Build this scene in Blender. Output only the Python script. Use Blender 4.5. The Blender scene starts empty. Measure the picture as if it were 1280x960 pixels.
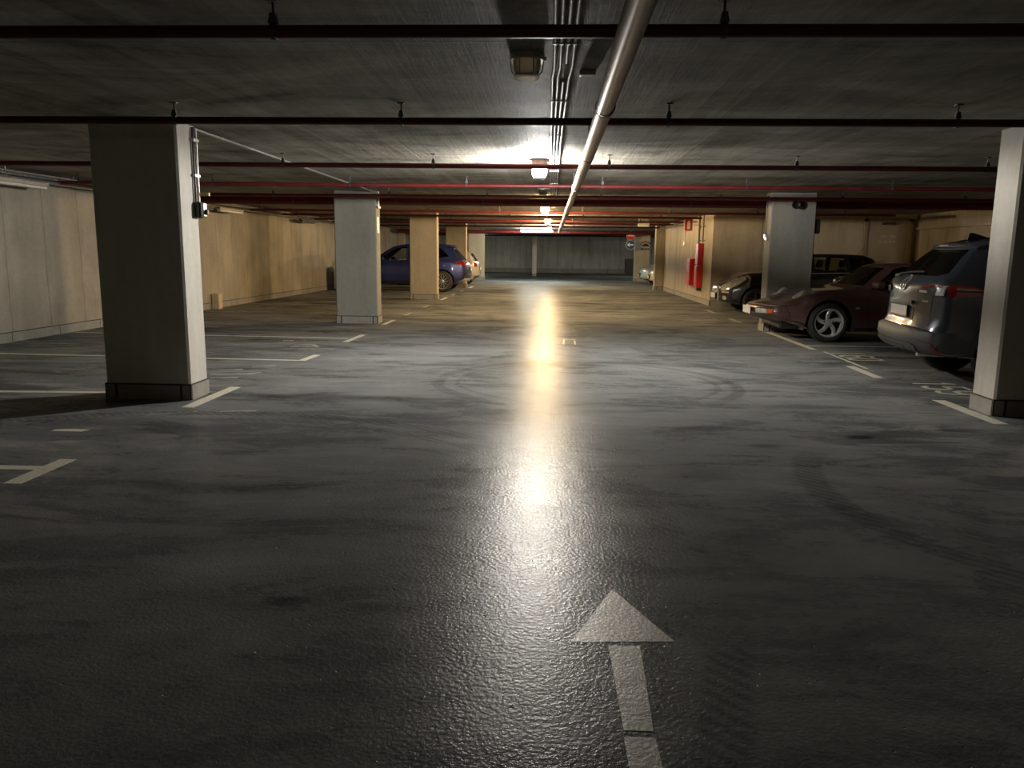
import bpy, bmesh, math, random
from mathutils import Vector, Matrix
from mathutils.bvhtree import BVHTree
random.seed(7)
PI = math.pi
scene = bpy.context.scene
COL = scene.collection
H = 2.52            # ceiling height
CAMH = 1.4

# ------------------------------------------------------------------ node helpers
def new_mat(name):
    m = bpy.data.materials.new(name); m.use_nodes = True
    nt = m.node_tree
    for n in list(nt.nodes): nt.nodes.remove(n)
    out = nt.nodes.new('ShaderNodeOutputMaterial')
    return m, nt, out
def N(nt, t, **kw):
    n = nt.nodes.new(t)
    for k, v in kw.items():
        if k.startswith('_'): setattr(n, k[1:], v)
        else:
            n.inputs[k.replace('__', ' ')].default_value = v
    return n
def lk(nt, a, b): nt.links.new(a, b)
def math_(nt, op, a, b=None, c=None, clamp=False):
    n = nt.nodes.new('ShaderNodeMath'); n.operation = op; n.use_clamp = clamp
    for i, v in enumerate((a, b, c)):
        if v is None: continue
        if isinstance(v, (int, float)): n.inputs[i].default_value = v
        else: lk(nt, v, n.inputs[i])
    return n.outputs[0]
def mixc(nt, f, a, b, mode='MIX'):
    n = nt.nodes.new('ShaderNodeMix'); n.data_type = 'RGBA'; n.blend_type = mode
    for s, v in ((n.inputs[0], f), (n.inputs[6], a), (n.inputs[7], b)):
        if isinstance(v, (int, float)): s.default_value = v
        elif isinstance(v, tuple): s.default_value = (*v, 1) if len(v) == 3 else v
        else: lk(nt, v, s)
    return n.outputs[2]
def ramp(nt, f, stops):
    n = nt.nodes.new('ShaderNodeValToRGB'); e = n.color_ramp.elements
    while len(e) < len(stops): e.new(.5)
    for el, (p, c) in zip(e, stops):
        el.position = p; el.color = (c, c, c, 1) if isinstance(c, (int, float)) else (*c, 1)
    lk(nt, f, n.inputs[0]); return n.outputs[0]
def coords(nt, scale=(1, 1, 1), loc=(0, 0, 0), rot=(0, 0, 0)):
    tc = nt.nodes.new('ShaderNodeTexCoord'); mp = nt.nodes.new('ShaderNodeMapping')
    mp.inputs['Scale'].default_value = scale; mp.inputs['Location'].default_value = loc; mp.inputs['Rotation'].default_value = rot
    lk(nt, tc.outputs['Object'], mp.inputs[0]); return mp.outputs[0]
def noise(nt, vec, scale, detail=4, rough=.55, dist=0):
    n = nt.nodes.new('ShaderNodeTexNoise'); lk(nt, vec, n.inputs['Vector'])
    n.inputs['Scale'].default_value = scale; n.inputs['Detail'].default_value = detail
    n.inputs['Roughness'].default_value = rough; n.inputs['Distortion'].default_value = dist
    return n.outputs[0]
def bump(nt, h, strength, dist=.01, normal=None):
    n = nt.nodes.new('ShaderNodeBump'); n.inputs['Strength'].default_value = strength; n.inputs['Distance'].default_value = dist
    lk(nt, h, n.inputs['Height'])
    if normal is not None: lk(nt, normal, n.inputs['Normal'])
    return n.outputs[0]
def bsdf(nt, out, **kw):
    p = nt.nodes.new('ShaderNodeBsdfPrincipled')
    for k, v in kw.items():
        s = p.inputs[k.replace('__', ' ')]
        if isinstance(v, (int, float)): s.default_value = v
        elif isinstance(v, tuple): s.default_value = (*v, 1) if len(v) == 3 else v
        else: lk(nt, v, s)
    lk(nt, p.outputs[0], out.inputs[0]); return p

def simple(name, col, rough=.5, metal=0, var=.12, nscale=9, **kw):
    """plain paint / plastic / metal with slight procedural mottling"""
    m, nt, out = new_mat(name)
    v = coords(nt); n = noise(nt, v, nscale, 3)
    f = ramp(nt, n, [(.3, 1 - var), (.7, 1 + var * .6)])
    c = mixc(nt, 1.0, tuple(col), f, 'MULTIPLY')
    bsdf(nt, out, Base__Color=c, Roughness=rough, Metallic=metal, **kw); return m
def emis(name, col, s):
    m, nt, out = new_mat(name)
    e = nt.nodes.new('ShaderNodeEmission'); e.inputs[0].default_value = (*col, 1); e.inputs[1].default_value = s
    lk(nt, e.outputs[0], out.inputs[0]); return m
def glass_mat(name, tint=(.3, .32, .33)):
    m, nt, out = new_mat(name)
    t = nt.nodes.new('ShaderNodeBsdfTransparent'); t.inputs[0].default_value = (*tint, 1)
    g = nt.nodes.new('ShaderNodeBsdfGlossy'); g.inputs['Roughness'].default_value = .03
    fr = nt.nodes.new('ShaderNodeFresnel'); fr.inputs[0].default_value = 1.5
    mx = nt.nodes.new('ShaderNodeMixShader')
    lk(nt, fr.outputs[0], mx.inputs[0]); lk(nt, t.outputs[0], mx.inputs[1]); lk(nt, g.outputs[0], mx.inputs[2])
    lk(nt, mx.outputs[0], out.inputs[0]); return m

# ------------------------------------------------------------------ object helpers
def link(name, bm, mats, parent=None, smooth=False, loc=None):
    me = bpy.data.meshes.new(name)
    bmesh.ops.recalc_face_normals(bm, faces=bm.faces)
    bm.to_mesh(me); bm.free()
    for m in (mats if isinstance(mats, (list, tuple)) else [mats]): me.materials.append(m)
    if smooth:
        for p in me.polygons: p.use_smooth = True
        if smooth != 'all': me.set_sharp_from_angle(angle=math.radians(smooth if smooth is not True else 40))
    o = bpy.data.objects.new(name, me); COL.objects.link(o)
    if parent: o.parent = parent
    if loc: o.location = loc
    return o
def root(name, loc, rz=0):
    o = bpy.data.objects.new(name, None); COL.objects.link(o)
    o.location = loc; o.rotation_euler = (0, 0, rz); o.empty_display_size = .2
    return o
def tag(o, label, cat, group=None, kind=None):
    o['label'] = label; o['category'] = cat
    if group: o['group'] = group
    if kind: o['kind'] = kind
    return o
def structure(o, label=None, cat=None):
    o['kind'] = 'structure'
    if label: o['label'] = label
    if cat: o['category'] = cat
    return o
def BM(): return bmesh.new()
def box(bm, a, b, bev=0, seg=2, M=None, mat=0):
    a, b = Vector(a), Vector(b)
    vs = [bm.verts.new((x, y, z)) for x in (a.x, b.x) for y in (a.y, b.y) for z in (a.z, b.z)]
    F = [(0, 1, 3, 2), (4, 6, 7, 5), (0, 4, 5, 1), (2, 3, 7, 6), (0, 2, 6, 4), (1, 5, 7, 3)]
    fs = [bm.faces.new([vs[i] for i in f]) for f in F]
    for f in fs: f.material_index = mat
    if bev:
        es = list({e for f in fs for e in f.edges})
        r = bmesh.ops.bevel(bm, geom=es, offset=bev, segments=seg, profile=.5, affect='EDGES')
        vs = list({v for f in fs if f.is_valid for v in f.verts} | set(r['verts']))
        for f in r['faces']: f.material_index = mat
    if M is not None: bmesh.ops.transform(bm, matrix=M, verts=vs)
    return vs
def frame(d):
    d = Vector(d).normalized(); u = Vector((0, 0, 1)) if abs(d.z) < .9 else Vector((1, 0, 0))
    a = d.cross(u).normalized(); return a, d.cross(a).normalized()
def tube(bm, pts, r, n=12, cap=True, mat=0):
    pts = [Vector(p) for p in pts]; rings = []
    rr = r if isinstance(r, (list, tuple)) else [r] * len(pts)
    a = None
    for i, p in enumerate(pts):
        d = (pts[min(i + 1, len(pts) - 1)] - pts[max(i - 1, 0)]).normalized()
        if a is None: a, b = frame(d)
        else:
            a = (a - d * a.dot(d)).normalized(); b = d.cross(a)
        rings.append([bm.verts.new(p + (a * math.cos(2 * PI * k / n) + b * math.sin(2 * PI * k / n)) * rr[i]) for k in range(n)])
    for i in range(len(rings) - 1):
        for k in range(n):
            f = bm.faces.new((rings[i][k], rings[i][(k + 1) % n], rings[i + 1][(k + 1) % n], rings[i + 1][k])); f.material_index = mat
    if cap:
        for R_ in (rings[0], rings[-1]):
            f = bm.faces.new(R_); f.material_index = mat
def lathe(bm, prof, n=32, axis='Y', c=(0, 0, 0), mat=0, closed=False, cap=True):
    """prof = [(radius, along)]"""
    c = Vector(c); rings = []
    for r, h in prof:
        R_ = []
        for k in range(n):
            t = 2 * PI * k / n; u, v = r * math.cos(t), r * math.sin(t)
            p = {'Y': (u, h, v), 'Z': (u, v, h), 'X': (h, u, v)}[axis]
            R_.append(bm.verts.new(c + Vector(p)))
        rings.append(R_)
    m = len(rings)
    for i in range(m if closed else m - 1):
        A, B = rings[i], rings[(i + 1) % m]
        for k in range(n):
            f = bm.faces.new((A[k], A[(k + 1) % n], B[(k + 1) % n], B[k])); f.material_index = mat
    if not closed and cap:
        for R_, (r, h) in ((rings[0], prof[0]), (rings[-1], prof[-1])):
            if r > 1e-5:
                try: bm.faces.new(R_).material_index = mat
                except ValueError: pass
    bmesh.ops.remove_doubles(bm, verts=[v for R_ in rings for v in R_], dist=1e-5)
def prism(bm, poly, h0, h1, axis='Z', mat=0):
    """extrude a 2-D polygon along an axis: Z uses (x,y), Y uses (x,z), X uses (y,z)"""
    def P(p, h): return {'Z': (p[0], p[1], h), 'Y': (p[0], h, p[1]), 'X': (h, p[0], p[1])}[axis]
    A = [bm.verts.new(P(p, h0)) for p in poly]; B = [bm.verts.new(P(p, h1)) for p in poly]
    n = len(poly)
    fs = [bm.faces.new(A), bm.faces.new(B[::-1])]
    for i in range(n): fs.append(bm.faces.new((A[i], B[i], B[(i + 1) % n], A[(i + 1) % n])))
    for f in fs: f.material_index = mat
    return A + B
def smoothstep(t):
    t = max(0., min(1., t)); return t * t * (3 - 2 * t)
def curve(tab):
    """smooth monotone-ish interpolation of [(x, y)]"""
    xs = [p[0] for p in tab]; ys = [p[1] for p in tab]; n = len(xs)
    d = [(ys[i + 1] - ys[i]) / (xs[i + 1] - xs[i]) for i in range(n - 1)]
    m = [d[0]] + [0 if d[i - 1] * d[i] <= 0 else 2 * d[i - 1] * d[i] / (d[i - 1] + d[i]) for i in range(1, n - 1)] + [d[-1]] if n > 1 else [0]
    def f(x):
        if x <= xs[0]: return ys[0]
        if x >= xs[-1]: return ys[-1]
        i = max(k for k in range(n - 1) if xs[k] <= x)
        h = xs[i + 1] - xs[i]; t = (x - xs[i]) / h
        return (ys[i] * (1 + 2 * t) * (1 - t) ** 2 + h * m[i] * t * (1 - t) ** 2 + ys[i + 1] * t * t * (3 - 2 * t) + h * m[i + 1] * t * t * (t - 1))
    return f
def catmull(P, k=3):
    out = []
    for i in range(len(P) - 1):
        p0, p1, p2, p3 = (Vector(P[max(i - 1, 0)]), Vector(P[i]), Vector(P[i + 1]), Vector(P[min(i + 2, len(P) - 1)]))
        for j in range(k):
            t = j / k
            out.append(.5 * (2 * p1 + (p2 - p0) * t + (2 * p0 - 5 * p1 + 4 * p2 - p3) * t * t + (3 * p1 - 3 * p2 + p3 - p0) * t ** 3))
    out.append(Vector(P[-1])); return out

# ------------------------------------------------------------------ materials
def concrete(name, base, dark, joints=None, streak=.5, board=None, rough=.8, stain=.5):
    """cast concrete: mottling, vertical run-down streaks, optional joint lines (axis, spacing)"""
    m, nt, out = new_mat(name)
    v = coords(nt)
    big = noise(nt, v, .7, 5, .6); fine = noise(nt, v, 14, 5, .65)
    st = noise(nt, coords(nt, (2.6, 2.6, .3)), 1.2, 5, .62, .3)
    f = math_(nt, 'ADD', math_(nt, 'MULTIPLY', big, stain), math_(nt, 'MULTIPLY', st, streak))
    f = math_(nt, 'ADD', f, math_(nt, 'MULTIPLY', fine, .22))
    tot = stain + streak + .22
    f = ramp(nt, math_(nt, 'DIVIDE', f, tot), [(.34, 0.), (.62, 1.)])
    c = mixc(nt, f, tuple(dark), tuple(base))
    h = math_(nt, 'MULTIPLY', fine, .5)
    if joints:
        ax, sp, off, wd = joints
        sx = nt.nodes.new('ShaderNodeSeparateXYZ'); lk(nt, v, sx.inputs[0])
        wob = math_(nt, 'MULTIPLY', math_(nt, 'SUBTRACT', noise(nt, v, 1.3, 2), .5), .06)
        p = math_(nt, 'ADD', math_(nt, 'ADD', sx.outputs[ax], off), wob)
        d = math_(nt, 'ABSOLUTE', math_(nt, 'SUBTRACT', math_(nt, 'FRACT', math_(nt, 'DIVIDE', p, sp)), .5))
        d = math_(nt, 'MULTIPLY', d, sp)
        line = math_(nt, 'SUBTRACT', 1., math_(nt, 'SMOOTH_MIN', math_(nt, 'DIVIDE', d, wd), 1., .2), clamp=True)
        # rust-and-damp halo that gathers round a joint
        halo = math_(nt, 'MULTIPLY', math_(nt, 'SUBTRACT', 1., math_(nt, 'DIVIDE', d, .16), clamp=True),
                     ramp(nt, noise(nt, coords(nt, (1.5, 1.5, 1.1)), 1.6, 3), [(.5, 0.), (.68, 1.)]))
        k = math_(nt, 'ADD', math_(nt, 'MULTIPLY', line, .5), math_(nt, 'MULTIPLY', halo, .35), clamp=True)
        c = mixc(nt, k, c, tuple(x * .45 for x in dark))
        h = math_(nt, 'SUBTRACT', h, math_(nt, 'MULTIPLY', line, 1.))
    nrm = bump(nt, h, .35, .008)
    bsdf(nt, out, Base__Color=c, Roughness=rough, Normal=nrm, Specular__IOR__Level=.25); return m

M = {}
M['wall'] = concrete('wall_concrete', (.40, .36, .295), (.20, .178, .14), (1, .92, .25, .014), .35, stain=.7)
M['wall_block'] = concrete('stair_block_concrete', (.50, .43, .32), (.31, .265, .20), (1, .62, .2, .02), .6)
M['wall_cross'] = concrete('cross_wall_concrete', (.46, .40, .31), (.26, .225, .17), (0, 1.35, .35, .03), .5)
M['wall_end'] = concrete('end_wall_concrete', (.50, .50, .46), (.26, .26, .24), (0, 1.1, .1, .03), .7)
M['column'] = concrete('column_concrete', (.62, .59, .53), (.42, .395, .35), None, .55, stain=.45)
M['column_grey'] = concrete('column_concrete_grey', (.325, .31, .262), (.19, .183, .158), None, .5, stain=.45)
M['column_far'] = concrete('column_concrete_buff', (.44, .38, .29), (.29, .245, .185), None, .5, stain=.45)
M['plinth'] = concrete('plinth_cement', (.34, .325, .29), (.19, .18, .16), None, .2)
M['sealant'] = simple('black_sealant', (.012, .012, .012), .6)
M['pipe_red'] = simple('red_pipe_paint', (.105, .014, .015), .42, 0, .25, 6, Specular__IOR__Level=.3)
M['pipe_metal'] = simple('cast_drain_pipe', (.17, .125, .095), .38, .5, .3, 5)
M['galv'] = simple('galvanised_steel', (.42, .42, .41), .38, .8, .2, 20)
M['conduit'] = simple('grey_conduit', (.40, .38, .36), .45, .2, .15, 12)
M['rod'] = simple('threaded_rod_steel', (.09, .075, .07), .5, .5)
M['black'] = simple('black_plastic', (.014, .014, .015), .42)
M['rubber'] = simple('tyre_rubber', (.022, .022, .022), .72)
M['darkgrey'] = simple('dark_grey_plastic', (.05, .05, .052), .5)
M['cladding'] = simple('grey_bumper_cladding', (.060, .061, .064), .55)
M['silver'] = simple('polished_alloy', (.74, .74, .73), .32, .55, .06)
M['alloy_grey'] = simple('grey_alloy', (.42, .42, .42), .3, .6, .06)
M['alloy_dark'] = simple('dark_alloy', (.2, .2, .2), .35, .9)  # darker, more metallic alloy for wheels
M['chrome'] = simple('chrome', (.85, .85, .84), .16, .7, .03)
M['white'] = simple('white_plate', (.93, .93, .91), .35, 0, .04)
M['plate_grey'] = simple('worn_number_plate', (.70, .70, .66), .4, 0, .25, 40)
M['red'] = simple('signal_red', (.62, .025, .02), .35, 0, .12)
M['reddark'] = simple('dark_signal_red', (.40, .012, .014), .4)
M['blue'] = simple('sign_blue', (.02, .06, .22), .4)
M['signwhite'] = simple('sign_white', (.78, .76, .70), .45)
M['green'] = simple('exit_green', (.03, .28, .12), .45)
M['yellow'] = simple('yellow_label', (.75, .62, .2), .5)
M['cardboard'] = simple('beige_board', (.62, .47, .30), .8, 0, .12)
M['door'] = simple('beige_metal_door', (.34, .28, .20), .6, 0, .12, 3)
M['door_text'] = simple('faded_door_lettering', (.46, .39, .29), .6)
M['doorframe'] = simple('door_frame_paint', (.26, .21, .15), .6)
M['bulb_white'] = emis('lit_lamp_lens_neutral', (1., .97, .91), 1.)
M['bulb_warm'] = emis('lit_lamp_lens_warm', (1., .69, .34), 1.)
M['bulb_added_far'] = emis('added_lamp_lens_far', (.95, 1., .9), 1.)
M['tube_lit'] = emis('lit_fluorescent_tube', (.93, 1., .92), 1.)
M['bulb_added_rear'] = emis('added_lamp_lens_rear', (1., .72, .40), 1.)
def frosted():
    m, nt, out = new_mat('frosted_lamp_glass')
    t = nt.nodes.new('ShaderNodeBsdfTranslucent'); t.inputs[0].default_value = (.95, .84, .60, 1)
    g = nt.nodes.new('ShaderNodeBsdfGlossy'); g.inputs['Roughness'].default_value = .08
    tr = nt.nodes.new('ShaderNodeBsdfTransparent'); tr.inputs[0].default_value = (.9, .85, .7, 1)
    fr = nt.nodes.new('ShaderNodeFresnel'); fr.inputs[0].default_value = 1.5
    m1 = nt.nodes.new('ShaderNodeMixShader'); m2 = nt.nodes.new('ShaderNodeMixShader'); m1.inputs[0].default_value = .12
    lk(nt, t.outputs[0], m1.inputs[1]); lk(nt, tr.outputs[0], m1.inputs[2])
    lk(nt, fr.outputs[0], m2.inputs[0]); lk(nt, m1.outputs[0], m2.inputs[1]); lk(nt, g.outputs[0], m2.inputs[2]); lk(nt, m2.outputs[0], out.inputs[0]); return m
M['bulb_off'] = frosted()
M['lamp_body'] = simple('lamp_housing', (.42, .38, .31), .45)
M['tube_off'] = simple('unlit_lamp_diffuser', (.62, .60, .54), .35)
M['interior'] = simple('car_interior', (.012, .012, .013), .7)
M['seat'] = simple('seat_fabric', (.02, .02, .022), .8)
M['glass'] = glass_mat('car_glass', (.80, .82, .80))
M['glass_dark'] = glass_mat('privacy_glass', (.06, .065, .07))
M['lens_clear'] = simple('clear_lamp_lens', (.72, .72, .70), .22, .35, .2, 30, Coat__Weight=1.)
M['lens_red'] = simple('red_lamp_lens', (.22, .007, .011), .12, 0, .25, 14, Coat__Weight=1.)
M['lens_amber'] = simple('amber_lamp_lens', (.62, .10, .02), .15, 0, .2, 14, Coat__Weight=1.)
def paint(name, col, metal=.35, rough=.33):
    m, nt, out = new_mat(name)
    v = coords(nt); fl = noise(nt, v, 900, 1)
    c = mixc(nt, 1., tuple(col), ramp(nt, fl, [(.3, .85), (.7, 1.15)]), 'MULTIPLY')
    bsdf(nt, out, Base__Color=c, Metallic=metal, Roughness=rough, Coat__Weight=1., Coat__Roughness=.05); return m
M['p_slate'] = paint('slate_blue_paint', (.036, .045, .064), .25)
M['p_brown'] = paint('maroon_brown_paint', (.11, .055, .048), .3)
M['p_black'] = paint('black_paint', (.010, .0105, .011), .1)
M['p_blue'] = paint('deep_blue_paint', (.020, .030, .14), .35)
M['p_silver'] = paint('silver_paint', (.50, .46, .40), .5)
M['p_pale'] = paint('pale_blue_paint', (.42, .54, .56), .2)
M['p_cream'] = paint('cream_paint', (.62, .55, .40), .1)

def floor_paint():
    m, nt, out = new_mat('floor_grey_coating')
    v = coords(nt)
    sx = nt.nodes.new('ShaderNodeSeparateXYZ'); lk(nt, v, sx.inputs[0])
    X, Y = sx.outputs[0], sx.outputs[1]
    patch = noise(nt, coords(nt, (.65, 1.35, 1)), .9, 7, .68, .6)
    scuff = noise(nt, coords(nt, (1.0, 3.2, 1), rot=(0, 0, .2)), 1.2, 7, .72, .9)
    fine = noise(nt, v, 22, 5, .7)
    f = math_(nt, 'ADD', math_(nt, 'MULTIPLY', patch, .62), math_(nt, 'MULTIPLY', scuff, .30))
    f = math_(nt, 'ADD', f, math_(nt, 'MULTIPLY', fine, .16))
    f = ramp(nt, f, [(.40, 0.), (.68, 1.)])
    c = mixc(nt, f, (.068, .072, .074), (.235, .240, .237))
    # pale scuffed zones by the bays and along the cross joint
    pale = ramp(nt, noise(nt, coords(nt, (.8, 2.6, 1), (3.1, 1.7, 0)), 1.0, 7, .72, 1.2), [(.52, 0.), (.64, 1.)])
    bay = math_(nt, 'MULTIPLY', math_(nt, 'SUBTRACT', math_(nt, 'ABSOLUTE', X), 1.2), .4, clamp=True)
    c = mixc(nt, math_(nt, 'MULTIPLY', math_(nt, 'MULTIPLY', pale, bay), .7), c, (.34, .325, .29))
    # tyre marks: rings and arcs (cx, cy, r, half width, strength)
    k = None
    wob = math_(nt, 'MULTIPLY', math_(nt, 'SUBTRACT', noise(nt, v, .9, 2), .5), .18)
    for cx_, cy_, r, w_, s in TYRE:
        dx = math_(nt, 'SUBTRACT', X, cx_); dy = math_(nt, 'SUBTRACT', Y, cy_)
        d = math_(nt, 'SQRT', math_(nt, 'ADD', math_(nt, 'MULTIPLY', dx, dx), math_(nt, 'MULTIPLY', dy, dy)))
        d = math_(nt, 'ABSOLUTE', math_(nt, 'SUBTRACT', math_(nt, 'ADD', d, wob), r))
        t = math_(nt, 'MULTIPLY', math_(nt, 'SUBTRACT', 1., math_(nt, 'DIVIDE', d, w_), clamp=True), s)
        t = math_(nt, 'SMOOTH_MIN', math_(nt, 'MULTIPLY', t, 3.), s, .1)
        k = t if k is None else math_(nt, 'MAXIMUM', k, t)
    brk = ramp(nt, noise(nt, coords(nt, (.6, .6, 1), (7, 2, 0)), .9, 3), [(.36, 0.), (.50, 1.)])
    tread = math_(nt, 'ADD', .62, math_(nt, 'MULTIPLY', math_(nt, 'SINE', math_(nt, 'MULTIPLY', math_(nt, 'ADD', X, Y), 70.)), .38))
    k = math_(nt, 'MULTIPLY', math_(nt, 'MULTIPLY', k, brk), tread)
    # rubber and oil blots
    for cx_, cy_, rx, ry, s in BLOTS:
        dx = math_(nt, 'DIVIDE', math_(nt, 'SUBTRACT', X, cx_), rx); dy = math_(nt, 'DIVIDE', math_(nt, 'SUBTRACT', Y, cy_), ry)
        d = math_(nt, 'ADD', math_(nt, 'MULTIPLY', dx, dx), math_(nt, 'MULTIPLY', dy, dy))
        d = math_(nt, 'ADD', d, math_(nt, 'MULTIPLY', math_(nt, 'SUBTRACT', scuff, .5), 2.2))
        t = math_(nt, 'MULTIPLY', math_(nt, 'SUBTRACT', 1., d, clamp=True), s)
        k = math_(nt, 'MAXIMUM', k, t)
    c = mixc(nt, k, c, (.012, .012, .012))
    rgh = math_(nt, 'ADD', .24, math_(nt, 'MULTIPLY', f, .08))
    rgh = math_(nt, 'ADD', rgh, math_(nt, 'MULTIPLY', pale, .05))
    peel = noise(nt, v, 60, 3, .55); wave = noise(nt, v, 9, 3, .5)
    pits = ramp(nt, noise(nt, coords(nt, (1, 1, 1), (5, 5, 0)), 28, 2), [(.22, 0.), (.30, 1.)])
    hh = math_(nt, 'ADD', math_(nt, 'MULTIPLY', peel, .36), math_(nt, 'MULTIPLY', wave, .20))
    hh = math_(nt, 'ADD', hh, math_(nt, 'MULTIPLY', pits, .5))
    nrm = bump(nt, hh, .75, .010)
    # worn, dusty coating: matt base with a thin satin film
    d_ = nt.nodes.new('ShaderNodeBsdfDiffuse'); lk(nt, c, d_.inputs['Color']); lk(nt, nrm, d_.inputs['Normal'])
    g_ = nt.nodes.new('ShaderNodeBsdfGlossy'); lk(nt, rgh, g_.inputs['Roughness']); lk(nt, nrm, g_.inputs['Normal'])
    fr = nt.nodes.new('ShaderNodeFresnel'); fr.inputs[0].default_value = 1.45
    fac = math_(nt, 'ADD', .056, math_(nt, 'MULTIPLY', fr.outputs[0], .03))
    mx = nt.nodes.new('ShaderNodeMixShader'); lk(nt, fac, mx.inputs[0]); lk(nt, d_.outputs[0], mx.inputs[1]); lk(nt, g_.outputs[0], mx.inputs[2])
    lk(nt, mx.outputs[0], out.inputs[0]); return m
TYRE = [(.40, 8.5, 1.60, .08, .6), (.40, 8.5, 1.38, .035, .45), (.2, 14.6, 2.1, .1, .4), (-.6, 20.5, 2.4, .11, .45), (1.2, 17.5, 2.6, .12, .4),
        (3.4, 4.6, 1.75, .11, .5), (-2.6, 3.2, 3.3, .10, .45), (-2.6, 3.2, 3.05, .06, .4), (5.5, 12.2, 4.2, .12, .4), (-5, 14, 5.6, .12, .35), (0, 26, 3.1, .15, .4), (9, 1, 7.4, .12, .4)]
BLOTS = [(-1.05, 2.92, .12, .06, .75), (2.45, 6.1, .14, .10, .8), (1.62, 5.75, .16, .10, .55), (1.25, 6.3, .35, .12, .35), (-2.2, 7.3, 1.5, .22, .5),
         (2.3, 7.3, .8, .13, .4), (-1.7, 8.6, 1.1, .3, .22), (-6.3, 9.0, .7, .25, .5), (-3.6, 5.9, .9, .5, .35), (1.0, 4.9, .3, .2, .3), (-2, 4.4, .9, .15, .4),
         (-2.7, 16.2, 1.2, .25, .45), (-4.8, 13.5, 1.6, .25, .5), (-5.5, 20.5, 1.3, .5, .5)]
M['floor'] = floor_paint()

def line_paint():
    m, nt, out = new_mat('worn_road_paint')
    v = coords(nt)
    w = ramp(nt, math_(nt, 'ADD', math_(nt, 'MULTIPLY', noise(nt, v, 3.5, 6, .7), .6), math_(nt, 'MULTIPLY', noise(nt, v, 26, 4, .7), .4)), [(.32, 0.), (.46, 1.)])
    c = mixc(nt, w, (.20, .195, .17), (.68, .64, .53))
    nrm = bump(nt, noise(nt, v, 60, 3), .3, .005)
    bsdf(nt, out, Base__Color=c, Roughness=.5, Normal=nrm); return m
M['line'] = line_paint()
def faint_paint():
    m, nt, out = new_mat('faded_road_paint')
    v = coords(nt)
    w = ramp(nt, noise(nt, v, 7, 6, .75), [(.36, 0.), (.62, 1.)])
    c = mixc(nt, w, (.12, .12, .113), (.58, .55, .48))
    bsdf(nt, out, Base__Color=c, Roughness=.55); return m
M['faint'] = faint_paint()
def arrow_paint():
    m, nt, out = new_mat('grey_arrow_paint')
    v = coords(nt)
    w = ramp(nt, math_(nt, 'ADD', math_(nt, 'MULTIPLY', noise(nt, v, 7, 6, .7), .6), math_(nt, 'MULTIPLY', noise(nt, v, 40, 4, .7), .4)), [(.34, 0.), (.56, 1.)])
    c = mixc(nt, w, (.14, .13, .11), (.28, .257, .21))
    nrm = bump(nt, math_(nt, 'ADD', noise(nt, v, 60, 3), noise(nt, v, 9, 3)), .28, .006)
    bsdf(nt, out, Base__Color=c, Roughness=.42, Normal=nrm); return m
M['arrow'] = arrow_paint()

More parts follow.
